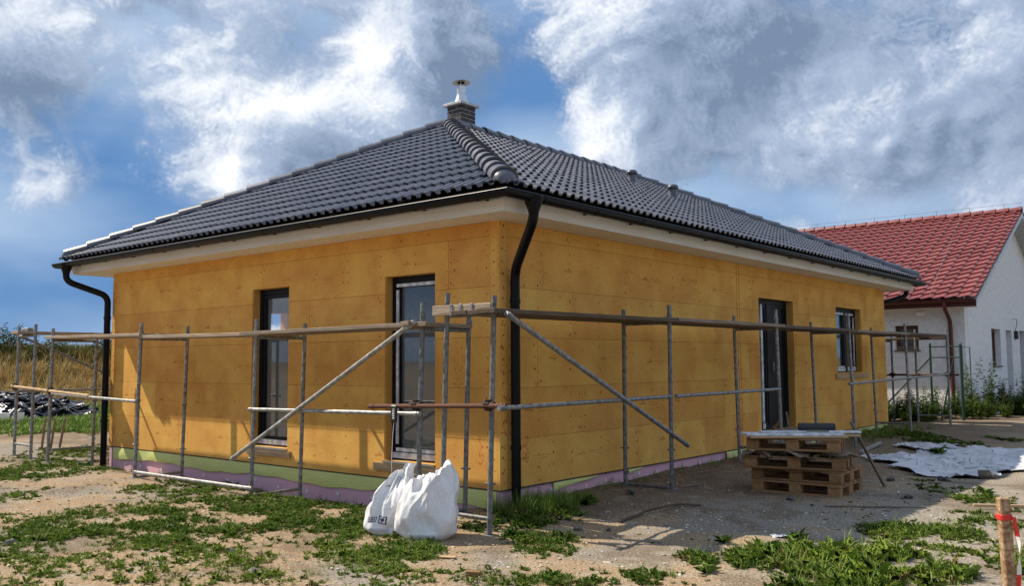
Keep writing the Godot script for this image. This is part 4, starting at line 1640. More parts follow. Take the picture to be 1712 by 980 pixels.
func build_scaffolds() -> void:
	var pale := [M.plank_x, M.plank_x, M.plankgrey_x]
	# along the left-hand wall
	var off := Vector3(-0.7, 0, -4.5)
	var sc := thing("scaffold", "low tube scaffold with pale plank deck in front of the two tall narrow windows", "scaffold", off, "scaffolds round the bungalow")
	scaffold_frame(sc, off, Vector2(-1.02, -8.75), Vector2(-0.30, -8.75), 2.20, 2.12, 0.02, 2.00)
	scaffold_frame(sc, off, Vector2(-1.02, -5.93), Vector2(-0.30, -5.93), 2.20, 2.17, 0.044, 1.97, 0.03)
	scaffold_frame(sc, off, Vector2(-1.02, -3.10), Vector2(-0.30, -3.10), 2.15, 2.12, 0.04, 1.93, 0.03)
	scaffold_frame(sc, off, Vector2(-1.00, -0.24), Vector2(-0.30, -0.24), 2.22, 2.18, 0.05, 1.95, 0.05)
	deck_planks(sc, off, Vector3(-1.09, 2.045, -8.75), Vector3(-1.09, 2.02, -5.9), Vector3(1, 0, 0), [0.29, 0.29], pale)
	deck_planks(sc, off, Vector3(-1.06, 1.995, -5.9), Vector3(-1.06, 1.965, -3.1), Vector3(1, 0, 0), [0.29, 0.29], pale)
	deck_planks(sc, off, Vector3(-1.07, 1.97, -3.1), Vector3(-1.07, 1.99, -0.27), Vector3(1, 0, 0), [0.29, 0.29], pale)
	brace(sc, off, Vector3(-1.05, 1.14, -8.6), Vector3(-1.05, 1.08, -5.88), M.paleTube)
	brace(sc, off, Vector3(-1.05, 1.05, -3.12), Vector3(-1.05, 1.09, -0.16), M.paleTube)
	brace(sc, off, Vector3(-1.09, 0.43, -3.42), Vector3(-1.09, 2.02, -0.20), M.paleTube, "diagonal_brace", 0.026)
	brace(sc, off, Vector3(-1.06, 0.095, -5.85), Vector3(-1.04, 0.10, -3.05), M.paleTube, "ground_rail", 0.024)
	# shorter, weathered planks turned across the end towards the corner
	deck_planks(sc, off, Vector3(-0.98, 2.0, -0.36), Vector3(-0.36, 1.99, -0.30), Vector3(0, 0, 1), [0.16], [M.plankgrey_x])
	# along the right-hand wall
	off = Vector3(6.5, 0, 0.6)
	sc = thing("scaffold", "long tube scaffold with dark weathered deck along the right wall in shade", "scaffold", off, "scaffolds round the bungalow")
	scaffold_frame(sc, off, Vector2(-1.00, 0.72), Vector2(-1.00, 0.10), 2.24, 2.30, 0.055, 2.07, 0.16)
	scaffold_frame(sc, off, Vector2(2.05, 0.93), Vector2(2.05, 0.28), 2.28, 2.25, 0.008, 2.07, 0.04)
	scaffold_frame(sc, off, Vector2(5.22, 0.95), Vector2(5.22, 0.28), 2.36, 2.29, -0.035, 2.08)
	scaffold_frame(sc, off, Vector2(8.32, 0.95), Vector2(8.32, 0.28), 2.42, 2.29, -0.05, 2.09)
	scaffold_frame(sc, off, Vector2(11.55, 0.95), Vector2(11.55, 0.28), 2.34, 2.27, -0.045, 2.10)
	scaffold_frame(sc, off, Vector2(14.42, 0.98), Vector2(14.42, 0.30), 2.30, 2.30, 0.0, 2.14)
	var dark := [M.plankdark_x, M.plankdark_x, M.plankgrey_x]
	var xs := [-1.0, 2.05, 5.22, 8.32, 11.55, 14.42]
	for i in 5:
		var y0: float = [2.085, 2.105, 2.11, 2.12, 2.13][i]
		deck_planks(sc, off, Vector3(xs[i], y0, 0.97), Vector3(xs[i + 1], y0 + 0.015, 0.99), Vector3(0, 0, -1), [0.24, 0.22, 0.22], dark)
	brace(sc, off, Vector3(-1.15, 1.18, 0.97), Vector3(1.98, 1.185, 0.97), M.galv)
	brace(sc, off, Vector3(2.10, 1.185, 0.975), Vector3(5.15, 1.19, 0.975), M.galv)
	brace(sc, off, Vector3(8.0, 1.20, 0.98), Vector3(14.5, 1.28, 0.99), M.galv)
	brace(sc, off, Vector3(-1.05, 2.06, 0.985), Vector3(2.36, 0.58, 0.985), M.galv, "diagonal_brace", 0.026)
	brace(sc, off, Vector3(-1.05, 1.145, -0.92), Vector3(-1.05, 1.20, 0.98), M.rusty, "tie_tube", 0.024)
	coupler(sc, off, Vector3(-1.03, 1.175, -0.24), Vector3(0, 0, 1))
	coupler(sc, off, Vector3(-1.03, 1.20, 0.74), Vector3(0, 0, 1))
	# toe board across the open end by the corner
	var tb := MB.new(off)
	tb.cbox(Transform3D(Basis(), Vector3(-1.03, 2.12, 0.40)), Vector3(0.04, 0.10, 0.78), 0.005)
	put(tb, "end_board", M.plank_z, sc)
	for z in [0.28, 0.40, 0.55]:
		var sp := MB.new(off)
		sp.cbox(Transform3D(Basis(), Vector3(-1.055, 2.12, z)), Vector3(0.008, 0.115, 0.035), 0.002)
		put(sp, "end_strap", M.galv, sc)
	# round the left end of the house
	off = Vector3(0.3, 0, -9.8)
	sc = thing("scaffold", "tube scaffold round the far left end, beside the heap of dark tiles", "scaffold", off, "scaffolds round the bungalow")
	scaffold_frame(sc, off, Vector2(-1.0, -10.12), Vector2(-1.0, -9.45), 2.27, 2.29, 0.01, 2.10)
	scaffold_frame(sc, off, Vector2(1.9, -10.12), Vector2(1.9, -9.45), 2.27, 2.29, 0.01, 2.10)
	deck_planks(sc, off, Vector3(-1.1, 2.15, -9.98), Vector3(1.9, 2.15, -9.98), Vector3(0, 0, 1), [0.24, 0.24], pale)
	brace(sc, off, Vector3(-0.98, 2.12, -10.16), Vector3(1.9, 0.85, -10.16), M.galv2, "diagonal_brace")
	brace(sc, off, Vector3(-1.0, 1.15, -10.16), Vector3(1.9, 1.15, -10.16), M.galv)
	brace(sc, off, Vector3(-1.05, 1.24, -10.2), Vector3(-1.05, 1.13, -7.30), M.fresh_z, "tie_tube", 0.024)
	coupler(sc, off, Vector3(-1.03, 1.235, -10.12), Vector3(0, 0, 1))
	coupler(sc, off, Vector3(-1.03, 1.185, -8.72), Vector3(0, 0, 1))
	var bp := MB.new(off)
	bp.cbox(Transform3D(Basis(), Vector3(-0.98, 2.19, -9.8)), Vector3(0.10, 0.09, 0.24), 0.008)
	put(bp, "plank_hook", M.galv, sc)
	# round the far right end
	off = Vector3(14.6, 0, -1.2)
	sc = thing("scaffold", "tube scaffold round the far right end in front of the white house", "scaffold", off, "scaffolds round the bungalow")
	scaffold_frame(sc, off, Vector2(15.05, -0.42), Vector2(14.35, -0.42), 2.20, 2.20, 0.0, 2.05)
	scaffold_frame(sc, off, Vector2(15.05, -3.4), Vector2(14.35, -3.4), 2.20, 2.20, 0.0, 2.05)
	deck_planks(sc, off, Vector3(15.08, 2.10, 0.65), Vector3(15.08, 2.10, -3.4), Vector3(-1, 0, 0), [0.24, 0.24], [M.plankdark_x])
	brace(sc, off, Vector3(15.08, 1.22, -3.4), Vector3(15.08, 1.25, 1.05), M.rusty)
	brace(sc, off, Vector3(15.05, 1.25, -0.40), Vector3(14.42, 1.27, 0.98), M.rusty, "tie_tube")
	coupler(sc, off, Vector3(15.05, 1.25, -0.42), Vector3(0, 0, 1))
	coupler(sc, off, Vector3(14.44, 1.27, 0.96), Vector3(0, 0, 1))
	# a black packet hanging over the tie tube, on a white cord
	off = Vector3(-1.115, 1.14, -0.47)
	var t := thing("black_packet", "black packet with white lettering hung over the rusty tube before the window", "packet", off)
	var mb := MB.new(off)
	mb.cbox(Transform3D(Basis(Vector3(1, 0, 0), 0.06), off + Vector3(0, -0.055, 0)), Vector3(0.034, 0.175, 0.085), 0.014)
	put(mb, "wrapper", M.black, t)
	var tm := TextMesh.new()
	var font := SystemFont.new()
	font.font_names = PackedStringArray(["Droid Sans"])
	font.font_weight = 700
	tm.font = font
	tm.text = "TIGER"
	tm.font_size = 64
	tm.pixel_size = 0.0006
	tm.depth = 0.002
	var tn := MeshInstance3D.new()
	tn.name = "lettering"
	tn.mesh = tm
	tn.material_override = M.plastic_white
	# facing -x, reading downwards
	tn.transform = Transform3D(Basis(Vector3(0, -1, 0), Vector3(0, 0, 1), Vector3(-1, 0, 0)), Vector3(-0.0185, -0.055, 0.008))
	t.add_child(tn, true)
	var cd := MB.new(off)
	cd.sweep([off + Vector3(0, -0.13, 0.0), off + Vector3(0.01, -0.30, -0.03), off + Vector3(0.02, -0.55, -0.055), off + Vector3(0.03, -0.80, -0.05)], 0.003, 6)
	put(cd, "cord", M.plastic_white, t)

# ---------------------------------------------------------------- the neighbour's house and its fence
func build_neighbour() -> void:
	var x0 := 18.0
	var x1 := 30.2
	var z0 := -10.0
	var z1 := 0.55
	var ey := 3.16
	var ry := 6.24
	var xr := 24.1
	var nb := thing("neighbour_house", "finished white rendered house with red tiled gable roof, far right", "house", Vector3(x0, 0, z1))
	var off := Vector3(x0, 0, z1)
	# walls with real openings
	var w := MB.new(off)
	var slope := (ry - ey) / (xr - 17.45)
	var small := [-1.20, -0.60, 1.86, 2.53]
	var side_holes := [[-small[1], -small[0], small[2], small[3]]]
	for r in minus([-z1, -z0, -0.3, ey + 0.2], side_holes):
		var a := Vector3(x0, r[2], -r[1])
		var b := Vector3(x0 + 0.3, r[3], -r[0] - (0.0 if r[0] > -z1 + 0.001 else 0.004))
		w.box(a, b)
	put(w, "wall", M.render, nb)
	var g := MB.new(off)
	var holes := [[21.0, 22.15, 1.42, 2.49], [22.92, 23.75, 0.1, 2.49], [24.95, 25.85, 0.1, 2.52]]
	for r in minus([x0 + 0.302, x1, -0.3, ey], holes):
		g.box(Vector3(r[0], r[2], z1 - 0.3), Vector3(r[1], r[3], z1))
	# gable triangle
	var gt := [Vector3(x0 + 0.302, ey, z1), Vector3(x1, ey, z1), Vector3(x1, ey + slope * 0.45, z1), Vector3(xr, ry - 0.16, z1), Vector3(x0 + 0.302, ey + slope * 0.55, z1)]
	for k in range(1, 4):
		g.tri(gt[0], gt[k], gt[k + 1])
		g.tri(gt[0] - Vector3(0, 0, 0.3), gt[k + 1] - Vector3(0, 0, 0.3), gt[k] - Vector3(0, 0, 0.3))
	put(g, "gable_wall", M.render, nb)
	var rest := MB.new(off)
	rest.box(Vector3(x1 - 0.3, -0.3, z0), Vector3(x1, ey, z1 - 0.302))
	rest.box(Vector3(x0 + 0.302, -0.3, z0), Vector3(x1 - 0.302, ey, z0 + 0.3))
	put(rest, "wall", M.render, nb)
	var din := MB.new(off)
	din.box(Vector3(x0 + 1.6, 0.0, z0 + 0.35), Vector3(x1 - 0.35, 3.1, z1 - 1.4))
	put(din, "inner_rooms", M.interior, nb)
	# openings
	var win := part("window", nb)
	var fr := MB.new(off)
	var fx := x0 + 0.09
	fr.box(Vector3(fx, 1.86, -1.20), Vector3(fx + 0.07, 1.98, -0.60))
	fr.box(Vector3(fx, 2.43, -1.20), Vector3(fx + 0.07, 2.53, -0.60))
	fr.box(Vector3(fx, 1.98, -1.20), Vector3(fx + 0.07, 2.43, -1.09))
	fr.box(Vector3(fx, 1.98, -0.71), Vector3(fx + 0.07, 2.43, -0.60))
	put(fr, "frame", M.brownframe, win)
	var gl := MB.new(off)
	gl.box(Vector3(fx + 0.03, 1.98, -1.09), Vector3(fx + 0.034, 2.43, -0.71))
	put(gl, "pane", M.glass, win)
	var sl := MB.new(off)
	sl.box(Vector3(x0 - 0.05, 1.83, -1.24), Vector3(fx, 1.858, -0.56))
	put(sl, "sill", M.brownframe, win)
	win = part("window", nb)
	fr = MB.new(off)
	fr.box(Vector3(21.0, 1.42, z1 - 0.22), Vector3(22.15, 1.52, z1 - 0.15))
	fr.box(Vector3(21.0, 2.39, z1 - 0.22), Vector3(22.15, 2.49, z1 - 0.15))
	fr.box(Vector3(21.0, 1.52, z1 - 0.22), Vector3(21.1, 2.39, z1 - 0.15))
	fr.box(Vector3(22.05, 1.52, z1 - 0.22), Vector3(22.15, 2.39, z1 - 0.15))
	put(fr, "frame", M.brownframe, win)
	gl = MB.new(off)
	gl.box(Vector3(21.1, 1.52, z1 - 0.19), Vector3(22.05, 2.39, z1 - 0.186))
	put(gl, "pane", M.glass, win)
	sl = MB.new(off)
	sl.box(Vector3(20.96, 1.385, z1 - 0.15), Vector3(22.19, 1.418, z1 + 0.05))
	put(sl, "sill", M.brownframe, win)
	for k in 5:
		var fl := MB.new(off)
		var c := Vector3(21.2 + k * 0.09, 1.47, z1 - 0.06)
		fl.lathe(c, [[0.0, -0.05], [0.045, -0.02], [0.055, 0.02], [0.03, 0.06], [0.0, 0.07]], 7)
		put(fl, "geranium", M.redmetal, win)
	var dr := part("door", nb)
	var dm := MB.new(off)
	dm.cbox(Transform3D(Basis(), Vector3(23.335, 1.295, z1 - 0.20)), Vector3(0.83, 2.39, 0.05), 0.004)
	put(dm, "door_leaf", mat(lin(0.30, 0.31, 0.35), 0.5), dr)
	var hn := MB.new(off)
	hn.cbox(Transform3D(Basis(), Vector3(23.0, 1.15, z1 - 0.15)), Vector3(0.12, 0.02, 0.02), 0.004)
	put(hn, "handle", M.zinc, dr)
	dr = part("door", nb)
	dm = MB.new(off)
	dm.cbox(Transform3D(Basis(), Vector3(25.4, 1.31, z1 - 0.20)), Vector3(0.90, 2.42, 0.05), 0.004)
	put(dm, "door_leaf", mat(lin(0.16, 0.06, 0.03), 0.5, 0, T.wood, Vector3(6, 1, 6)), dr)
	# roof
	var rf := MB.new(off)
	var za := z0 - 0.4
	var zb := 0.95
	var up := Vector3(0, -0.05, 0)
	var th := Vector3(0, -0.14, 0)
	var e0 := Vector3(17.5, ey, za) + up
	var e1 := Vector3(17.5, ey, zb) + up
	var f0 := Vector3(30.7, ey, za) + up
	var f1 := Vector3(30.7, ey, zb) + up
	var r0 := Vector3(xr, ry, za) + up
	var r1 := Vector3(xr, ry, zb) + up
	rf.quad(e0, e1, r1, r0)
	rf.quad(f1, f0, r0, r1)
	rf.quad(e1 + th, e0 + th, r0 + th, r1 + th)
	rf.quad(f0 + th, f1 + th, r1 + th, r0 + th)
	rf.quad(e1 + th, r1 + th, r1, e1)
	rf.quad(r1 + th, f1 + th, f1, r1)
	rf.quad(e0 + th, e1 + th, e1, e0)
	var rfo := put(rf, "roof", M.capwhite, nb)
	var tris := tile_tris(1)
	var ev := Vector3(xr - 17.42, ry - ey, 0).normalized()
	var length := Vector3(xr - 17.42, ry - ey, 0).length()
	var eu := Vector3(0, 0, 1)
	var list := slope_tiles(Vector3(17.42, ey, za) - off, eu, ev, zb - za, length, [[1.0, 0.0, 0.0], [-1.0, 0.0, zb - za], [0.0, -1.0, length + 0.02]], length / 21.0, tris)
	lay_tiles(list, rfo, tris, [M.red, M.red2, M.red3], to_local_axes(Vector3(0, 1.603, 0)) - off, 300, "roof_tile", "distant_roof_tiles")
	var ev2 := Vector3(xr - 30.78, ry - ey, 0).normalized()
	var list2 := slope_tiles(Vector3(30.78, ey, zb) - off, -eu, ev2, zb - za, length, [[1.0, 0.0, 0.0], [-1.0, 0.0, zb - za], [0.0, -1.0, length + 0.02]], length / 21.0, tris)
	lay_tiles(list2, rfo, tris, [M.red], Vector3.ZERO, 0, "roof_tile", "rear_roof_tiles")
	caps(rfo, Vector3(xr, ry + 0.01, zb) - off, Vector3(xr, ry + 0.01, za) - off, 0.12, 0.37, [M.red, M.red2, M.red3], "ridge_tile", false)
	# lightning wire on holders
	var lw := MB.new(off)
	lw.tube(Vector3(xr, ry + 0.26, za), Vector3(xr, ry + 0.26, zb), 0.005, 5)
	lw.sweep([Vector3(xr, ry + 0.26, -0.75), Vector3(xr - 0.2, ry + 0.06, -0.75), Vector3(17.45, ey + 0.10, -0.15), Vector3(17.40, ey - 0.1, 0.12)], 0.005, 5)
	var lwo := put(lw, "lightning_wire", M.galv, rfo)
	for i in 11:
		var hb := MB.new(off)
		var z := zb - 0.5 - i * 1.0
		hb.tube(Vector3(xr, ry + 0.08, z), Vector3(xr, ry + 0.28, z), 0.008, 5)
		put(hb, "wire_holder", M.galv, rfo)
	# gutter and downpipe
	var gu := MB.new(off)
	var rows := []
	for i in 9:
		var an := PI * i / 8.0
		rows.append(PackedVector3Array([Vector3(17.40 - 0.075 * cos(an), ey - 0.02 - 0.075 * sin(an), za), Vector3(17.40 - 0.075 * cos(an), ey - 0.02 - 0.075 * sin(an), zb)]))
	gu.grid(rows, false, false)
	gu.box(Vector3(17.49, ey - 0.20, za), Vector3(17.52, ey - 0.02, zb + 0.002))
	put(gu, "gutter", M.redmetal, nb)
	var sf := MB.new(off)
	sf.box(Vector3(17.53, ey - 0.20, za), Vector3(x0 - 0.001, ey - 0.18, z1 + 0.38))
	put(sf, "soffit", M.render, nb)
	var dp := MB.new(off)
	dp.sweep(bends([Vector3(17.40, ey - 0.05, 0.22), Vector3(17.40, ey - 0.22, 0.22), Vector3(17.92, ey - 0.55, 0.22), Vector3(17.92, 0.05, 0.22)], 0.12), 0.052, 12)
	put(dp, "downpipe", M.redmetal, nb)
	# flood light under the eaves, junction box with a loose wire on the gable
	var fl2 := MB.new(off)
	fl2.cbox(Transform3D(Basis(Vector3(0, 0, 1), 0.4), Vector3(17.86, 2.83, -0.50)), Vector3(0.10, 0.09, 0.20), 0.01)
	fl2.tube(Vector3(17.88, 2.86, -0.50), Vector3(18.0, 2.96, -0.45), 0.015, 6)
	put(fl2, "wall_lamp", M.plastic_white, nb)
	var jb := MB.new(off)
	jb.cbox(Transform3D(Basis(), Vector3(24.2, 2.36, z1 + 0.05)), Vector3(0.16, 0.26, 0.10), 0.01)
	put(jb, "meter_box", M.black, nb)
	var wr := MB.new(off)
	wr.sweep([Vector3(24.2, 2.5, z1 + 0.03), Vector3(24.1, 2.72, z1 + 0.10), Vector3(23.8, 2.85, z1 + 0.14), Vector3(23.5, 2.84, z1 + 0.10)], 0.009, 5)
	put(wr, "loose_wire", M.black, nb)
	# garden fence of green posts and chain link
	var fo := Vector3(16.0, 0.12, -2.0)
	var fe := thing("chain_link_fence", "green steel posts with chain link in front of the white house", "fence", fo)
	var fx2 := 16.0
	for z in [0.89, 0.2, -2.2, -4.6]:
		var mb := MB.new(fo)
		mb.tube(Vector3(fx2, 0.0, z), Vector3(fx2, 2.0 if z < 0.5 else 1.97, z), 0.027 if z < 0.5 else 0.038, 8)
		mb.lathe(Vector3(fx2, 1.99, z), [[0.036, 0.0], [0.03, 0.02], [0.0, 0.03]], 8)
		put(mb, "post", M.green_steel, fe)
	for q in [[Vector3(fx2, 1.66, 0.2), Vector3(fx2, 0.2, -1.15)], [Vector3(fx2, 1.60, 0.72), Vector3(fx2, 0.15, 0.40)]]:
		var mb := MB.new(fo)
		mb.tube(q[0], q[1], 0.02, 8)
		put(mb, "strut", M.green_steel, fe)
	for y in [1.66, 1.92]:
		var mb := MB.new(fo)
		mb.tube(Vector3(fx2, y, 0.2), Vector3(fx2, y, 0.89), 0.018, 6)
		put(mb, "rail", M.green_steel, fe)
	var rod := MB.new(fo)
	rod.tube(Vector3(fx2 + 0.3, 0.0, 1.02), Vector3(fx2 + 0.3, 1.9, 1.02), 0.012, 6)
	rod.tube(Vector3(fx2, 1.9, 0.89), Vector3(fx2 + 0.3, 1.9, 1.02), 0.008, 6)
	put(rod, "end_rod", M.green_steel, fe)
	var net := MB.new(fo)
	var za2 := -4.6
	var zb2 := 0.2
	var h := 1.78
	var y0 := 0.14
	var step := 0.075
	var c := za2 - h
	while c < zb2:
		for sgn: float in [1.0, -1.0]:
			var zlo := c if sgn > 0 else c + h
			var zhi := c + h if sgn > 0 else c
			var a := Vector3(fx2, y0, zlo)
			var b := Vector3(fx2, y0 + h, zhi)
			# clip to the panel
			var t0 := 0.0
			var t1 := 1.0
			var dz := b.z - a.z
			var ta := (za2 - a.z) / dz
			var tb := (zb2 - a.z) / dz
			t0 = maxf(t0, minf(ta, tb))
			t1 = minf(t1, maxf(ta, tb))
			if t1 - t0 > 0.02:
				net.tube(a.lerp(b, t0), a.lerp(b, t1), 0.0022, 3, -1.0, false)
		c += step
	for y in [y0, y0 + h * 0.5, y0 + h]:
		net.tube(Vector3(fx2, y, za2), Vector3(fx2, y, zb2), 0.0025, 3, -1.0, false)
	put(net, "chain_link", M.galv, fe)

# ---------------------------------------------------------------- things lying about
func on_ground(x: float, z: float, up := 0.0) -> Vector3:
	return Vector3(x, ground_y(x, z) + up, z)

func pallet(label: String, at: Vector3, turn: float, L: float, W: float) -> void:
	var t := wthing("pallet", label, "pallet", at, turn, "stacked pallets")
	var pm := [M.pallet_x, M.pallet2_x]
	var pz := [M.pallet_z, M.pallet2_z]
	var bd := func(c: Vector3, s: Vector3, called: String, m: Material) -> void:
		var mb := MB.new()
		mb.cbox(Transform3D(), s, 0.004)
		put_mesh(mb.mesh(m), called, t, Transform3D(Basis(Vector3.UP, R(-0.012, 0.012)) * Basis(Vector3(1, 0, 0), R(-0.008, 0.008)), c))
	var y := 0.0
	for k in 3:
		bd.call(Vector3(0, 0.011, (k - 1) * (W * 0.5 - 0.05)), Vector3(L, 0.022, 0.10 if k != 1 else 0.145), "bottom_board", pm[rng.randi() % 2])
	for i in 3:
		for k in 3:
			bd.call(Vector3((i - 1) * (L * 0.5 - 0.07), 0.061, (k - 1) * (W * 0.5 - 0.05)), Vector3(0.14, 0.078, 0.10 if k != 1 else 0.14), "block", pz[rng.randi() % 2])
		bd.call(Vector3((i - 1) * (L * 0.5 - 0.07), 0.111, 0), Vector3(0.14, 0.021, W), "cross_board", pz[rng.randi() % 2])
	for k in 5:
		bd.call(Vector3(0, 0.133, (k - 2) * (W - 0.13) / 4.0), Vector3(L, 0.022, 0.135 if k % 2 == 0 else 0.10), "deck_board", pm[rng.randi() % 2])

func lying(called: String, label: String, category: String, a: Vector3, b: Vector3, w: float, h: float, m: Material, group := "") -> void:
	# a straight board from a to b
	var d := b - a
	var bx := d.normalized()
	var bz := bx.cross(Vector3.UP).normalized()
	var by := bz.cross(bx)
	var mb := MB.new()
	mb.cbox(Transform3D(), Vector3(d.length(), h, w), minf(0.004, h * 0.25))
	top(mb, called, m, label, category, (a + b) * 0.5, Basis(bx, by, bz), group)

var wrinkle := FastNoiseLite.new()
var crumple := FastNoiseLite.new()

# a filled sack: angle a, height t; a peak on one side, folds that run down from the mouth
func sack_point(s: Dictionary, a: float, t: float) -> Vector3:
	var ca := cos(a)
	var sa := sin(a)
	var sq := pow(pow(absf(ca), 2.7) + pow(absf(sa), 2.7), -1.0 / 2.7)
	var belly: float = 0.86 + 0.20 * sin(PI * pow(t, 0.7)) - s.taper * t * t
	var lift: float = s.slant * ca * absf(ca) if ca > 0 else s.slant * 0.55 * ca
	var h: float = s.h * (1.0 + lift * t + s.slant2 * sa) * t
	if t < 0.10:
		belly *= 0.86 + 1.4 * t
	var f: float = s.seed
	# long folds, sharper towards the mouth
	var fold := 0.0
	for k in 5:
		var q := sin(a * (2 + k) + f * (1.7 + k) + t * (1.5 - k * 0.9) + sin(t * 5.0 + f + k) * 0.5)
		fold += (1.0 - 2.0 * pow(absf(q), 0.7)) * [0.030, 0.026, 0.02, 0.014, 0.010][k]
	var p := Vector3(ca * sq * s.rx * belly, h, sa * sq * s.rz * belly)
	var n := Vector3(ca, 0, sa)
	var dent := wrinkle.get_noise_3d(p.x * 2.2 + f, p.y * 2.2, p.z * 2.2) * 0.05
	var big := crumple.get_noise_3d(p.x * 6.5 + f, p.y * 4.0 + p.x * 2.5, p.z * 6.5) * 0.045
	var small := crumple.get_noise_3d(p.x * 17.0 + f, p.y * 9.0 - p.x * 5.0, p.z * 17.0) * 0.010
	p += n * (fold * (0.15 + 0.85 * t * t) * 0.9 + dent + big + small + 0.02) * smoothstep(0.0, 0.15, t)
	p.y += wrinkle.get_noise_2d(a * 1.5 + f, t * 2.0) * 0.05 * t
	p.x += s.lean * t * t
	p.z += s.leanz * t * t
	return p

func sack(label: String, at: Vector3, turn: float, s: Dictionary) -> Node3D:
	var t := wthing("rubble_sack", label, "sack", at, turn, "white plastic sacks by the corner")
	var rows := []
	var n := 132
	for j in 64:
		var row := PackedVector3Array()
		for i in n:
			row.append(sack_point(s, TAU * i / n, j / 63.0))
		rows.append(row)
	# the mouth: folded lip going inwards and down
	for j in 6:
		var row := PackedVector3Array()
		var u := (j + 1) / 6.0
		for i in n:
			var p := sack_point(s, TAU * i / n, 1.0)
			var c := Vector3(s.lean, p.y, s.leanz)
			row.append(p.lerp(c, 0.05 + u * s.close) + Vector3(0, -0.20 * u * u + 0.012 * sin(u * 3.0), 0))
		rows.append(row)
	var mb := MB.new()
	mb.grid(rows, true, false)
	put(mb, "sack_body", M.plastic_sack, t)
	var bottom := MB.new()
	bottom.lathe(Vector3(0, 0.004, 0), [[s.rx * 0.6, 0.0], [0.0, 0.0]], 12)
	put(bottom, "sack_base", M.plastic_sack, t)
	var fill := MB.new()
	var fr := []
	for j in 4:
		var row := PackedVector3Array()
		for i in 24:
			var p := sack_point(s, TAU * i / 24, 0.74)
			var c := Vector3(s.lean * 0.55, p.y, s.leanz * 0.55)
			row.append(p.lerp(c, 0.06 + j / 3.0 * 0.94) + Vector3(0, R(-0.02, 0.03), 0))
		fr.append(row)
	fill.grid(fr, true, false)
	put(fill, "waste_inside", M.card, t)
	return t

func print_patch(parent: Node3D, s: Dictionary, a0: float, a1: float, t0: float, t1: float, lift: float, called: String, m: Material, cut := 0.0) -> void:
	var rows := []
	for j in 9:
		var row := PackedVector3Array()
		for i in 9:
			var u := i / 8.0
			var v := j / 8.0
			if cut > 0.0:      # squeeze a square into a pointed heart-like lozenge
				var k := 1.0 - absf(v - 0.62) / 0.62 if v < 0.62 else 1.0 - (v - 0.62) / 0.38 * 0.35
				u = 0.5 + (u - 0.5) * k
			var p := sack_point(s, lerpf(a0, a1, u), lerpf(t0, t1, v))
			var c := Vector3(0, p.y, 0)
			row.append(p + (p - c).normalized() * lift)
		rows.append(row)
	var mb := MB.new()
	mb.grid(rows, false, false)
	put(mb, called, m, parent)

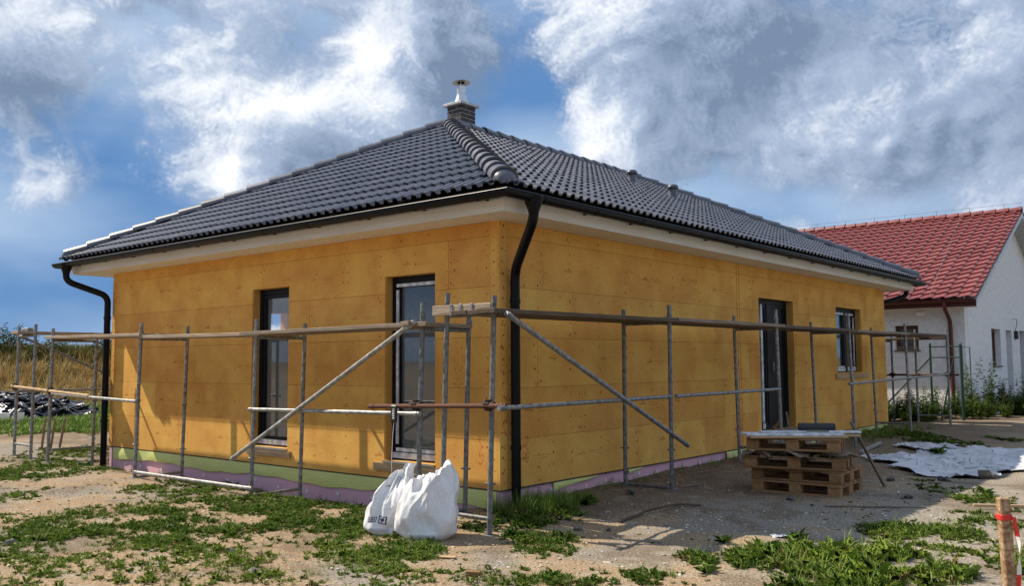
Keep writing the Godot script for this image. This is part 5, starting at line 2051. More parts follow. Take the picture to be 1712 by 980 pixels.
func build_things() -> void:
	wrinkle.seed = 8
	wrinkle.frequency = 1.0
	wrinkle.fractal_octaves = 2
	M.plastic_sack = mat(lin(0.80, 0.81, 0.83), 0.38, 0, T.faint, Vector3(3, 3, 3))
	crumple.seed = 4
	crumple.noise_type = FastNoiseLite.TYPE_CELLULAR
	crumple.frequency = 1.0
	crumple.cellular_return_type = FastNoiseLite.RETURN_DISTANCE
	crumple.fractal_type = FastNoiseLite.FRACTAL_NONE
	M.plastic_sack.backlight_enabled = true
	M.plastic_sack.backlight = Color(0.35, 0.35, 0.36)
	# sacks
	var s2 := {"rx": 0.275, "rz": 0.22, "h": 0.58, "taper": 0.06, "slant": 0.22, "slant2": 0.02, "lean": 0.03, "leanz": -0.03, "close": 0.55, "seed": 40.0}
	sack("bulging open white plastic sack with a pointed top, right one of the pair", on_ground(-0.80, -8.42, -0.01), -0.12, s2)
	var s1 := {"rx": 0.205, "rz": 0.17, "h": 0.60, "taper": 0.30, "slant": 0.10, "slant2": 0.0, "lean": 0.14, "leanz": -0.06, "close": 0.4, "seed": 11.0}
	var b := sack("slimmer white plastic sack with a printed purple emblem, left one of the pair", on_ground(-1.19, -8.60, -0.01), -0.05, s1)
	print_patch(b, s1, 1.95, 1.53, 0.20, 0.315, 0.003, "printed_emblem", M.purple)
	print_patch(b, s1, 1.89, 1.59, 0.215, 0.30, 0.005, "printed_emblem", M.plastic_sack)
	print_patch(b, s1, 1.85, 1.63, 0.22, 0.29, 0.007, "printed_emblem", M.purple, 1.0)
	print_patch(b, s1, 2.45, 2.06, 0.225, 0.30, 0.003, "printed_emblem", M.purple)
	print_patch(b, s1, 2.42, 2.09, 0.238, 0.287, 0.005, "printed_emblem", M.plastic_sack)
	for k in 4:
		print_patch(b, s1, 2.40 - k * 0.075, 2.355 - k * 0.075, 0.245, 0.28, 0.007, "printed_letter", M.purple)
	for k in 4:
		print_patch(b, s1, 1.75 - k * 0.10, 1.70 - k * 0.10, 0.74, 0.90, 0.003, "printed_bar", mat(lin(0.25, 0.27, 0.36), 0.5))
	print_patch(b, s1, 2.3, 1.4, 0.075, 0.13, 0.003, "printed_bar", mat(lin(0.42, 0.45, 0.52), 0.5))
	# pallets, with cardboard and boards on them
	var base := on_ground(3.45, -10.60)
	var up := base.y - 0.005
	pallet("bottom pallet of the wooden stack, resting on the ground", Vector3(3.45, up, -10.60), -0.66, 1.02, 0.80)
	pallet("second pallet from the ground, its right end jutting out furthest", Vector3(3.46, up + 0.147, -10.62), -0.64, 1.04, 0.82)
	pallet("third pallet up, covered with torn cardboard", Vector3(3.36, up + 0.294, -10.58), -0.46, 1.10, 0.80)
	pallet("top pallet of the stack, under the white boards", Vector3(3.33, up + 0.500, -10.57), -0.42, 1.02, 0.80)
	var sheets := ["torn cardboard at the left end between the upper two pallets", "flat brown cardboard left of the middle block between the pallets", "creased cardboard hanging over the pallet's front edge", "crumpled grey-brown cardboard right of the middle between the pallets", "cardboard bundle bulging out at the right end of the stack", "folded cardboard at the back of the third pallet"]
	for i in 6:
		var c := Vector3(3.36, up + 0.447 + (i % 3) * 0.010, -10.58) + Vector3([-0.42, -0.20, 0.02, 0.24, 0.48, 0.1][i], 0, [0.31, 0.30, 0.36, 0.30, 0.22, -0.2][i]).rotated(Vector3.UP, -0.46)
		var sz := Vector2([0.34, 0.36, 0.30, 0.34, 0.36, 0.6][i], [0.30, 0.26, 0.30, 0.28, 0.42, 0.4][i])
		var rows := []
		for j in 7:
			var row := PackedVector3Array()
			for k in 7:
				var x := (k / 6.0 - 0.5) * sz.x
				var z := (j / 6.0 - 0.5) * sz.y
				row.append(Vector3(x, wrinkle.get_noise_2d(x * 4.0 + i * 9.0, z * 4.0) * 0.075, z))
			rows.append(row)
		var mb := MB.new()
		mb.grid(rows, false, true)
		for row in rows:
			for k in 7:
				row[k] += Vector3(0, -0.006, 0)
		mb.grid(rows, false, false)
		top(mb, "cardboard_sheet", M.card, sheets[i], "cardboard", c, Basis(Vector3.UP, -0.46 + R(-0.25, 0.25)), "cardboard between the pallets")
	var ty := up + 0.500 + 0.146
	var fv := Vector3(0.955, 0, 0.16).normalized()
	lying("timber_board", "bare pine board lowest of those on the pallets", "board", Vector3(2.70, ty + 0.014, -10.26), Vector3(3.78, ty + 0.014, -10.17), 0.12, 0.022, M.fresh_x)
	lying("white_board", "white coated board lying in front on the pine board", "board", Vector3(2.67, ty + 0.038, -10.30), Vector3(3.74, ty + 0.038, -10.20), 0.15, 0.022, M.whitefoil)
	lying("white_board", "white coated board at the back of the pallet stack", "board", Vector3(2.72, ty + 0.016, -10.72), Vector3(3.90, ty + 0.016, -10.60), 0.14, 0.028, M.whitefoil)
	lying("white_board", "white board on top, its end jutting out right of the pallets", "board", Vector3(2.90, ty + 0.046, -10.56), Vector3(4.02, ty + 0.050, -10.42), 0.16, 0.022, M.whitefoil)
	lying("timber_board", "short pine board jutting right under the white board", "board", Vector3(3.2, ty + 0.014, -10.50), Vector3(4.0, ty + 0.014, -10.36), 0.10, 0.026, M.fresh_x)
	lying("green_offcut", "short grey-green offcut on the white boards", "offcut", Vector3(3.42, ty + 0.064, -10.46), Vector3(3.66, ty + 0.064, -10.43), 0.10, 0.012, mat(lin(0.12, 0.15, 0.09), 0.8))
	var ro := MB.new()
	ro.tube(Vector3(-0.21, 0, 0), Vector3(0.21, 0, 0), 0.062, 16)
	ro.tube(Vector3(-0.214, 0, 0), Vector3(-0.2, 0, 0), 0.035, 12)
	top(ro, "black_roll", M.black, "black roll of roofing felt behind the white boards", "roll", Vector3(3.66, ty + 0.066, -10.83), Basis(Vector3.UP, -0.15))
	# long lath leaning on the stack, bent strip, laths on the ground
	lying("leaning_lath", "long brown lath leaning against the right end of the pallets", "lath", on_ground(4.42, -10.75, 0.01), Vector3(3.98, ty + 0.16, -10.58), 0.045, 0.02, M.plankgrey_x)
	var cu := MB.new()
	var pts := []
	for i in 14:
		var t := i / 13.0
		var x := lerpf(1.06, 1.98, t)
		var z := lerpf(-9.02, -9.56, t) + 0.10 * sin(t * PI) * -1.0
		pts.append(on_ground(x, z, 0.012 + 0.03 * sin(t * PI)))
	cu.sweep(pts, 0.016, 7, 0.012)
	top(cu, "bent_hose", M.plankdark_x, "thin brown hose curving over the earth below the right wall", "hose")
	lying("lath", "straight thin lath on the bare earth in front of the pallets", "lath", on_ground(3.27, -9.50, 0.012), on_ground(4.26, -9.34, 0.012), 0.03, 0.014, M.plankgrey_x)
	lying("white_pipe", "short pale pipe on the ground beyond the pallets", "pipe", on_ground(5.6, -14.5, 0.03), on_ground(6.5, -15.9, 0.04), 0.05, 0.05, M.paleTube)
	lying("door_scrap", "brown wooden offcut on the terrace door threshold", "offcut", H(7.05, 0.45, 0.02), H(7.3, 0.62, 0.06), 0.06, 0.02, M.pallet2_x)
	lying("door_scrap", "pale lath propped in the terrace doorway", "lath", H(7.7, 0.44, 0.03), H(7.86, 0.70, -0.08), 0.04, 0.02, M.plankgrey_x)
	lying("door_step", "grey plank laid as a step below the terrace door", "plank", H(6.5, 0.30, 0.16), H(8.2, 0.30, 0.16), 0.20, 0.04, M.plankgrey_x)
	for k in 2:
		lying("step_block", ["left concrete block under the grey step plank", "right concrete block under the grey step plank"][k], "block", H(6.7 + k * 1.2, 0.185, 0.16), H(6.95 + k * 1.2, 0.185, 0.16), 0.18, 0.19, M.concrete, "step blocks")
	# stake with barrier tape
	var st := wthing("wooden_stake", "upright wooden stake with red and white tape, right foreground", "stake", Vector3(2.615, 0, -4.80))
	var sb := MB.new()
	sb.cbox(Transform3D(Basis(Vector3(0, 0, 1), 0.035), Vector3(0, 0.37, 0)), Vector3(0.056, 1.0, 0.05), 0.005)
	put(sb, "post", M.stake_y, st)
	var tr := MB.new()
	tr.cbox(Transform3D(Basis(Vector3(0, 0, 1), 0.035), Vector3(-0.014, 0.77, 0)), Vector3(0.066, 0.036, 0.060), 0.007)
	put(tr, "tape_band", M.tape_red, st)
	var edge := []
	for i in 26:
		var t := i / 25.0
		edge.append(Vector3(0.016 + 0.016 * sin(t * 3.0) - 0.035 * smoothstep(0.55, 1.0, t), 0.775 - 0.62 * t, 0.038 + 0.015 * sin(t * 7.0)))
	var seg := [[0, 4, M.tape_red], [4, 12, M.tape_white], [12, 20, M.tape_red], [20, 25, M.tape_white]]
	for q in seg:
		var rows := []
		for i in range(q[0], q[1] + 1):
			var t := i / 25.0
			var wd := 0.010 + 0.010 * sin(t * 5.0) ** 2
			var d := Vector3(cos(t * 6.0), 0, sin(t * 6.0) * 0.7)
			rows.append(PackedVector3Array([edge[i] - d * wd, edge[i] + Vector3(0, 0, 0.006), edge[i] + d * wd]))
		var mb := MB.new()
		mb.grid(rows, false, true)
		for row in rows:
			for k in 3:
				row[k] += Vector3(0, 0, -0.0012)
		mb.grid(rows, false, false)
		put(mb, "tape_ribbon", q[2], st)
	# sheets of plastic on the ground
	sheet("white_sheet", "large crumpled white plastic sheet spread over a hollow", [Vector2(5.35, -13.9), Vector2(5.45, -11.95), Vector2(9.4, -13.1), Vector2(7.9, -15.2)], 46, 3.0)
	sheet("white_sheet", "small white plastic scrap behind the large sheet", [Vector2(6.55, -15.6), Vector2(6.75, -14.9), Vector2(7.65, -15.25), Vector2(7.35, -16.1)], 20, 9.0)
	# broken tiles dumped in a heap, far left
	var heap := MB.new()
	var hc := Vector3(-14.9, 0, -26.6)
	var rows2 := []
	for j in 10:
		var row := PackedVector3Array()
		for i in 30:
			var rr := 2.45 * (1.0 - j / 9.0)
			var an := TAU * i / 30.0
			var x := hc.x + cos(an) * rr * 1.05
			var z := hc.z + sin(an) * rr * 0.8
			row.append(Vector3(x, ground_y(x, z) + 0.80 * pow(j / 9.0, 0.8) - 0.06 + R(-0.03, 0.03), z))
		rows2.append(row)
	heap.grid(rows2, true, false)
	var hp := top(heap, "tile_heap", M.deck, "heap of broken dark roof tiles on the grass, far left", "heap")
	var tm := MB.new()
	add_tris(tm, tile_tris(0), Transform3D(Basis(), Vector3(-0.15, -0.2, 0)))
	var shp := [tm.mesh(M.tile), tm.mesh(M.tile2)]
	var flat := MB.new()
	flat.cbox(Transform3D(), Vector3(0.30, 0.34, 0.018), 0.004)
	shp.append(flat.mesh(M.tile2))
	var half := MB.new()
	half.cbox(Transform3D(), Vector3(0.10, 0.42, 0.03), 0.005)
	shp.append(half.mesh(mat(lin(0.09, 0.095, 0.11), 0.5)))
	for i in 260:
		var rr := 2.4 * sqrt(rng.randf())
		var an := R(0, TAU)
		var x := hc.x + cos(an) * rr * 1.05
		var z := hc.z + sin(an) * rr * 0.8
		var y := ground_y(x, z) + 0.80 * pow(1.0 - rr / 2.45, 0.8) + R(-0.01, 0.07)
		var bs := Basis(Vector3(sin(an + R(-1, 1)), 0, cos(an + R(-1, 1))).normalized(), R(-0.7, 0.7)) * Basis(Vector3.UP, R(0, TAU)) * Basis(Vector3(1, 0, 0), -PI / 2)
		put_mesh(shp[rng.randi() % 4], "broken_tile", hp, Transform3D(bs, Vector3(x, y, z)))
	for k in 2:
		var bu := MB.new()
		bu.lathe(Vector3.ZERO, [[0.0, 0.0], [0.115, 0.0], [0.13, 0.26], [0.136, 0.262], [0.136, 0.275], [0.122, 0.275], [0.11, 0.03], [0.0, 0.03]], 16)
		top(bu, "bucket", M.plastic_white, ["left white bucket before the tile heap", "right white bucket before the tile heap"][k], "bucket", on_ground(-13.75 + k * 0.42, -24.25, 0.0), Basis(Vector3(0, 0, 1), -0.05 + k * 0.1), "buckets by the heap")
	# three short stakes stuck in the ground by the left scaffold
	for k in 3:
		var p := on_ground(-8.62 + k * 0.13, -16.45 - k * 0.06, -0.05)
		lying("short_stake", ["left of three short grey stakes by the left scaffold", "middle of three short grey stakes by the left scaffold", "right of three short grey stakes by the left scaffold"][k], "stake", p, p + Vector3(0.06 + 0.02 * k, 0.62, 0.0), 0.045, 0.03, M.plankgrey_x, "short stakes")
	# stones, lumps and scraps
	var loose := [[-1.97, -6.92, 0.05, "pale square stone in the bare patch, left foreground", 0], [-2.42, -7.75, 0.045, "dark lump of slag in the grass, left of centre", 1], [-4.50, -8.1, 0.05, "grey flat stone near the left edge of the grass", 0], [0.62, -8.75, 0.05, "sandy clod at the near end of the brown hose", 0],
		[0.92, -8.70, 0.03, "small dark stone beside the sandy clod", 1], [6.15, -11.75, 0.13, "brown boulder at the right end of the white sheet", 0], [4.75, -11.35, 0.06, "pale cut stone in front of the white sheet", 0], [5.45, -11.45, 0.07, "dark stone under the white sheet's front edge", 1],
		[3.05, -9.92, 0.05, "grey stone at the foot of the pallets", 1], [1.35, -10.4, 0.06, "dark clod at the foot of the pink plinth", 1], [-3.3, -8.7, 0.04, "small grey stone in the grass patch", 0], [4.35, -9.95, 0.05, "flat dark stone right of the pallets", 1]]
	for q in loose:
		var mb := MB.new()
		var rows := []
		var sd := R(0, 100)
		for j in 6:
			var row := PackedVector3Array()
			var v := PI * j / 5.0
			for i in 8:
				var u := TAU * (i + 0.5 * (j % 2)) / 8.0
				var d := Vector3(sin(v) * cos(u), -cos(v), sin(v) * sin(u))
				var k := 1.0 + 0.9 * wrinkle.get_noise_3d(d.x * 1.3 + sd, d.y * 1.3, d.z * 1.3) + (0.0 if j == 0 or j == 5 else R(-0.10, 0.10))
				row.append(d * Vector3(1.2, 0.66, 0.85) * q[2] * 0.85 * k)
			rows.append(row)
		# broken faces, not rounded
		for j in 5:
			for i in 8:
				var i2 := (i + 1) % 8
				oq(mb, rows[j][i], rows[j][i2], rows[j + 1][i2], rows[j + 1][i], rows[j][i] + rows[j][i2] + rows[j + 1][i2] + rows[j + 1][i])
		top(mb, "stone", M.stone if q[4] == 0 else M.stone2, q[3], "stone", on_ground(q[0], q[1], q[2] * 0.35), Basis(Vector3.UP, R(0, 6)), "loose stones")
	lying("wood_block", "small brown wood offcut on the sandy foreground", "offcut", on_ground(-0.36, -6.90, 0.02), on_ground(-0.25, -6.88, 0.02), 0.05, 0.035, M.pallet2_x)
	lying("wood_block", "pale chip of wood below the white sacks", "offcut", on_ground(-0.62, -7.62, 0.012), on_ground(-0.48, -7.56, 0.015), 0.05, 0.012, M.fresh_x)
	lying("wood_block", "splintered white stick on the bank at the right edge", "stick", on_ground(4.75, -9.35, 0.03), on_ground(5.6, -9.2, 0.05), 0.03, 0.03, M.fresh_x)
	lying("wood_block", "grey stick lying in the shade below the pink plinth", "stick", on_ground(2.0, -10.9, 0.015), on_ground(2.3, -11.1, 0.02), 0.03, 0.02, M.plankgrey_x)
	var fo := MB.new()
	var rows3 := []
	for j in 8:
		var row := PackedVector3Array()
		for i in 10:
			row.append(Vector3((i / 9.0 - 0.5) * 0.2, 0.02 + wrinkle.get_noise_2d(i * 0.9, j * 0.9) * 0.03, (j / 7.0 - 0.5) * 0.12))
		rows3.append(row)
	fo.grid(rows3, false, true)
	top(fo, "foil_scrap", M.whitefoil, "scrap of blue-white foil on the bare earth", "foil", on_ground(2.36, -7.95, 0.0))

func sheet(called: String, label: String, q: Array, n: int, f: float) -> void:
	var rows := []
	var under := []
	for j in n:
		var row := PackedVector3Array()
		var r2 := PackedVector3Array()
		for i in n * 2:
			var u := i / (n * 2 - 1.0)
			var v := j / (n - 1.0)
			# ragged outline
			var eu := wrinkle.get_noise_2d(v * 6.0, f) * 0.10 * (1.0 - u) + wrinkle.get_noise_2d(v * 7.0, f + 5.0) * 0.06 * u
			var evv := wrinkle.get_noise_2d(u * 7.0, f + 9.0) * 0.22 * (1.0 - v) + wrinkle.get_noise_2d(u * 6.0, f + 14.0) * 0.10 * v
			var uu := u + eu
			var vv := v + evv
			var p: Vector2 = (q[0] as Vector2).lerp(q[3], uu).lerp((q[1] as Vector2).lerp(q[2], uu), 1.0 - vv)
			var fold := (1.0 - absf(wrinkle.get_noise_2d(p.x * 1.5 + f, p.y * 0.7))) ** 4 * 0.045 + (1.0 - absf(wrinkle.get_noise_2d(p.x * 3.0 + p.y * 2.0, p.y * 1.2 + f))) ** 5 * 0.014
			var y := ground_y(p.x, p.y) + 0.012 + fold * 1.3
			row.append(Vector3(p.x, y, p.y))
			r2.append(Vector3(p.x, y - 0.002, p.y))
		rows.append(row)
		under.append(r2)
	var c := Vector3((q[0].x + q[2].x) / 2, 0, (q[0].y + q[2].y) / 2)
	var mb := MB.new(c)
	mb.grid(rows, false, false)
	mb.grid(under, false, true)
	top(mb, called, M.tarp, label, "plastic sheet", c, Basis(), "plastic sheets")

# ---------------------------------------------------------------- plants
func leaf_mat(c: Color, rough := 0.6) -> StandardMaterial3D:
	var m := StandardMaterial3D.new()
	m.albedo_color = Color.WHITE
	m.vertex_color_use_as_albedo = true
	m.roughness = rough
	m.metallic_specular = 0.3
	m.backlight_enabled = true
	m.backlight = c
	return m

func blade(mb: MB, root: Vector3, dir: Vector3, h: float, w: float, droop: float) -> void:
	# a grass blade of three bending lengths
	var side := dir.cross(Vector3.UP).normalized()
	if side.length() < 0.1:
		side = Vector3.RIGHT
	var p := [root]
	for k in 3:
		var t := (k + 1) / 3.0
		p.append(root + Vector3(0, h * t * (1.0 - droop * t * 0.45), 0) + dir * h * droop * t * t)
	for k in 3:
		var w0 := w * (1.0 - k / 3.0 * 0.7)
		var w1 := w * (1.0 - (k + 1) / 3.0 * 0.7) if k < 2 else 0.0
		if k < 2:
			mb.quad(p[k] - side * w0, p[k] + side * w0, p[k + 1] + side * w1, p[k + 1] - side * w1)
		else:
			mb.tri(p[k] - side * w0, p[k] + side * w0, p[k + 1])

func leaf(mb: MB, root: Vector3, dir: Vector3, up: Vector3, l: float, w: float, curl := 0.25) -> void:
	var side := dir.cross(up).normalized()
	var a := root
	var b := root + dir * l * 0.45 + up * l * curl
	var c := root + dir * l + up * l * curl * 0.3
	var fold := up * w * 0.22
	mb.quad(a, b + side * w + fold, c, b)
	mb.quad(a, b, c, b - side * w + fold)

func tuft_mesh(n: int, h: float, w: float, spread: float, m: Material) -> ArrayMesh:
	var mb := MB.new()
	mb.colored = true
	for i in n:
		var an := R(0, TAU)
		var d := Vector3(cos(an), 0, sin(an))
		mb.c = Color(1, 1, 1) * R(0.75, 1.15)
		mb.c.a = 1.0
		blade(mb, d * R(0, spread), Vector3(cos(an + R(-0.7, 0.7)), 0, sin(an + R(-0.7, 0.7))), h * R(0.5, 1.1), w, R(0.15, 0.8))
	return mb.mesh(m)

func rosette_mesh(n: int, l: float, m: Material) -> ArrayMesh:
	# low weed with notched leaves
	var mb := MB.new()
	mb.colored = true
	for i in n:
		var an := TAU * i / n + R(-0.3, 0.3)
		var d := Vector3(cos(an), 0, sin(an))
		var tilt := R(0.15, 0.95)
		var dir := (d * cos(tilt) + Vector3.UP * sin(tilt)).normalized()
		var up := (Vector3.UP * cos(tilt) - d * sin(tilt)).normalized()
		var ll := l * R(0.55, 1.1)
		mb.c = Color(R(0.8, 1.15), R(0.85, 1.1), R(0.8, 1.1))
		var root := d * R(0.0, 0.02)
		leaf(mb, root, dir, up, ll, ll * 0.17)
		for k in 2:
			var p := root + dir * ll * (0.38 + 0.25 * k) + up * ll * 0.16
			for s: float in [-1.0, 1.0]:
				leaf(mb, p, (dir * 0.6 + dir.cross(up) * s).normalized(), up, ll * 0.22, ll * 0.06, 0.05)
	return mb.mesh(m)

func scatter(called: String, label: String, category: String, me: Mesh, xf: Array, cols: Array) -> void:
	var mm := MultiMesh.new()
	mm.transform_format = MultiMesh.TRANSFORM_3D
	mm.use_colors = true
	mm.mesh = me
	mm.instance_count = xf.size()
	for i in xf.size():
		mm.set_instance_transform(i, xf[i])
		mm.set_instance_color(i, cols[i])
	var o := MultiMeshInstance3D.new()
	o.multimesh = mm
	o.name = numbered(called)
	add_child(o)
	tag(o, label, category, "", "stuff")

func placed(x: float, z: float, s: float, sy := 1.0) -> Transform3D:
	return Transform3D(Basis(Vector3.UP, R(0, TAU)).scaled(Vector3(s, s * sy, s)), Vector3(x, ground_y(x, z) - 0.004, z))

func greens(x: float, z: float) -> Color:
	var t := clampf(0.5 + gd.get_noise_2d(x * 4.0 + 200.0, z * 4.0) * 1.2 + R(-0.25, 0.25), 0.0, 1.0)
	var c := Color(0.105, 0.180, 0.026).lerp(Color(0.205, 0.285, 0.048), t)
	if rng.randf() < 0.06:
		c = Color(0.26, 0.22, 0.09)
	return c

func tall_weed(h: float, n: int, seed_: int, m: Material, stem: Material) -> Array:
	# [stem mesh, leaf mesh] of an upright branching weed
	var keep := rng.state
	rng.seed = seed_
	var sm := MB.new()
	var lm := MB.new()
	lm.colored = true
	for k in n:
		var an := R(0, TAU)
		var out := Vector3(cos(an), 0, sin(an)) * R(0.02, 0.20)
		var hh := h * R(0.55, 1.0)
		var base := out * 0.3
		var tip := out * 1.6 + Vector3(R(-0.05, 0.05), hh, R(-0.05, 0.05))
		sm.sweep([base, base.lerp(tip, 0.5) + Vector3(R(-0.02, 0.02), 0, R(-0.02, 0.02)), tip], 0.005, 5, 0.002)
		var nl := int(hh * 46)
		for i in nl:
			var t := R(0.08, 1.0)
			var p := base.lerp(tip, t)
			var a2 := R(0, TAU)
			var d := Vector3(cos(a2), R(-0.1, 0.6), sin(a2)).normalized()
			var l := lerpf(0.13, 0.05, t) * R(0.7, 1.3)
			lm.c = Color(R(0.75, 1.2), R(0.8, 1.15), R(0.7, 1.1))
			leaf(lm, p + d * 0.015, d, (Vector3.UP - d * d.y).normalized(), l, l * 0.2)
	rng.state = keep
	return [sm.mesh(stem), lm.mesh(m)]

func build_plants() -> void:
	var gm := leaf_mat(Color(0.30, 0.42, 0.10))
	var dry := leaf_mat(Color(0.5, 0.42, 0.2), 0.8)
	var stem := mat(lin(0.10, 0.13, 0.04), 0.8)
	var tufts := [tuft_mesh(14, 0.075, 0.0026, 0.035, gm), tuft_mesh(11, 0.052, 0.0028, 0.045, gm)]
	var tall := tuft_mesh(16, 0.30, 0.0042, 0.05, gm)
	var weeds := [rosette_mesh(9, 0.055, gm), rosette_mesh(12, 0.047, gm), rosette_mesh(8, 0.07, gm)]
	var lists := {}
	for k in ["t0", "t1", "w0", "w1", "w2", "tall", "dry", "far"]:
		lists[k] = [[], []]
	var add := func(k: String, t: Transform3D, c: Color) -> void:
		lists[k][0].append(t)
		lists[k][1].append(c)
	for a in grass_areas:
		var n := int(PI * a[2] * a[3] * 1.6 * 430.0)
		for i in n:
			var rr := 1.35 * sqrt(rng.randf())
			var an := R(0, TAU)
			var x: float = a[0] + cos(an) * rr * a[2]
			var z: float = a[1] + sin(an) * rr * a[3]
			var q := to_local_axes(Vector3(x, 0, z))
			if q.x > -0.05 and q.x < LW and q.z < 0.05 and q.z > -LD:
				continue
			var d := grass_cover(x, z)
			if rng.randf() > d:
				continue
			var c := greens(x, z)
			var s: float = R(0.6, 1.15) * (0.75 + 0.35 * minf(d, 1.6)) * (1.0 + 0.75 * smoothstep(1.3, 2.0, a[4]))
			if rng.randf() < 0.52:
				add.call(["w0", "w1", "w2"][rng.randi() % 3], placed(x, z, s, R(0.7, 1.1)), c)
			else:
				add.call(["t0", "t1"][rng.randi() % 2], placed(x, z, s, R(0.8, 1.25)), c)
	# sparse seedlings and dry stalks over the bare ground
	for i in 2600:
		var x := R(-7.0, 6.0)
		var z := R(-13.5, -5.6)
		var q := to_local_axes(Vector3(x, 0, z))
		if q.x > -0.1 and q.z < 0.1 or gd.get_noise_2d(x * 7.0, z * 7.0 + 300.0) < 0.02:
			continue
		if q.x > 0.0 and q.z < 3.0 and rng.randf() < 0.8:
			continue
		if rng.randf() < 0.6:
			add.call(["w0", "w1"][rng.randi() % 2], placed(x, z, R(0.3, 0.7), 0.8), greens(x, z))
		else:
			add.call("t1", placed(x, z, R(0.4, 0.8), R(0.7, 1.1)), Color(0.22, 0.19, 0.09).lerp(greens(x, z), rng.randf()))
	# tall grass round the near corner and along the plinth
	for i in 210:
		var x := R(-0.05, 1.15) + 0.0
		var z := R(0.05, 0.62) if x > 0.1 else R(-0.1, 0.5)
		var p := H(x - 0.12, 0, z)
		add.call("tall", placed(p.x, p.z, R(0.45, 1.0) * clampf(1.2 - x * 0.55, 0.3, 1.0)), greens(p.x, p.z))
	for i in 60:
		var p := H(R(-0.42, -0.08), 0, R(-8.5, 0.0))
		add.call("tall", placed(p.x, p.z, R(0.25, 0.6)), greens(p.x, p.z))
	for i in 140:
		var p := H(R(9.0, 13.6), 0, R(0.12, 0.9))
		add.call("tall", placed(p.x, p.z, R(0.3, 0.75)), greens(p.x, p.z))
	for i in 60:
		var p := H(R(1.6, 6.5), 0, R(0.05, 0.3))
		add.call("tall", placed(p.x, p.z, R(0.2, 0.5)), greens(p.x, p.z))
	# meadow behind on the left and round the back
	for i in 15000:
		var x := R(-34.0, -5.0)
		var z := R(-36.0, -19.6)
		if rng.randf() > smoothstep(-19.5, -21.5, z) or Vector2(x + 14.9, (z + 26.6) * 1.25).length() < 2.4:
			continue
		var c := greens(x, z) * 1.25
		if z < -32.0 and rng.randf() < smoothstep(-31.0, -36.0, z):
			c = Color(0.36, 0.28, 0.12)
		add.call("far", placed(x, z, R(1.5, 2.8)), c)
	for i in 9000:
		var x := R(14.0, 60.0)
		var z := R(-42.0, -4.0)
		var q := to_local_axes(Vector3(x, 0, z))
		if (q.x > 17.0 and q.x < 27.0 and q.z < 1.0 and q.z > -11.0) or (q.x < 17.0 and q.z > -0.5 and q.z < 12.0 and rng.randf() < 0.93) or (q.x > 13.9 and q.x < 18.0 and q.z > 0.9 and q.z < 1.9):
			continue
		add.call("far", placed(x, z, R(1.5, 3.0)), greens(x, z))
	# tall dry grass on the bank
	for i in 9500:
		var x := R(-46.0, 8.0)
		var z := -41.0 - (x + 18.0) * 0.22 + R(-9.0, 5.0)
		var t := rng.randf()
		var high := clampf(bank(x, z) / 1.7, 0.0, 1.0)
		var c := Color(0.40, 0.30, 0.13).lerp(Color(0.52, 0.42, 0.22), t)
		if rng.randf() < smoothstep(0.55, 1.0, high) * 0.85:
			c = Color(0.10, 0.12, 0.04).lerp(Color(0.19, 0.18, 0.07), t)
		add.call("dry", placed(x, z, R(1.7, 3.2), R(0.8, 1.25)), c)
	scatter("grass", "short grass tufts growing in patches over the bare site", "grass", tufts[0], lists.t0[0], lists.t0[1])
	scatter("grass", "thin sparse grass between the earth patches", "grass", tufts[1], lists.t1[0], lists.t1[1])
	for k in 3:
		scatter("ground_weeds", ["low rosette weeds with notched leaves across the foreground", "small leafy weeds among the grass", "wide-leaved weeds among the grass patches"][k], "weeds", weeds[k], lists["w%d" % k][0], lists["w%d" % k][1])
	scatter("tall_grass", "long grass at the foot of the plinth round the near corner", "grass", tall, lists.tall[0], lists.tall[1])
	scatter("meadow", "green meadow behind the house", "grass", tuft_mesh(16, 0.085, 0.006, 0.07, gm), lists.far[0], lists.far[1])
	scatter("dry_grass", "tall straw-coloured grass on the bank at the far left", "grass", tuft_mesh(20, 0.30, 0.009, 0.12, dry), lists.dry[0], lists.dry[1])
	# pebbles and crumbs of earth
	var pb := MB.new()
	var rows := []
	for j in 5:
		var row := PackedVector3Array()
		var v := PI * j / 4.0
		for i in 6:
			var u := TAU * i / 6.0
			row.append(Vector3(sin(v) * cos(u) * R(0.85, 1.15), -cos(v) * 0.6, sin(v) * sin(u) * R(0.75, 1.0)))
		rows.append(row)
	pb.grid(rows, true, false)
	var pm := StandardMaterial3D.new()
	pm.vertex_color_use_as_albedo = true
	pm.roughness = 0.95
	pb.colored = true
	var px := []
	var pc := []
	for i in 12000:
		var z := -5.6 - 9.0 * pow(rng.randf(), 1.4)
		var x := R(-0.62, 0.62) * absf(z)
		if gd.get_noise_2d(x * 5.0 + 500.0, z * 5.0) < R(-0.35, 0.15):
			continue
		var s := 0.004 + 0.016 * pow(rng.randf(), 4.0)
		px.append(Transform3D(Basis.from_euler(Vector3(R(-0.4, 0.4), R(0, TAU), R(-0.4, 0.4))).scaled(Vector3(s, s, s) * Vector3(R(0.8, 1.3), R(0.7, 1.1), R(0.8, 1.3))), Vector3(x, ground_y(x, z) + s * 0.2, z)))
		var c := soil(x, z) * R(0.6, 1.35)
		c.a = 1.0
		pc.append(c)
	scatter("gravel", "small stones and crumbs of earth strewn over the ground", "gravel", pb.mesh(pm), px, pc)
	# bark chips, splinters and crumbs along the right-hand wall and round the pallets
	var ck := MB.new()
	ck.colored = true
	ck.cbox(Transform3D(Basis(Vector3(0, 0, 1), 0.1), Vector3.ZERO), Vector3(1.0, 0.18, 0.35), 0.05)
	var cm := StandardMaterial3D.new()
	cm.vertex_color_use_as_albedo = true
	cm.roughness = 0.95
	var cx := []
	var cc := []
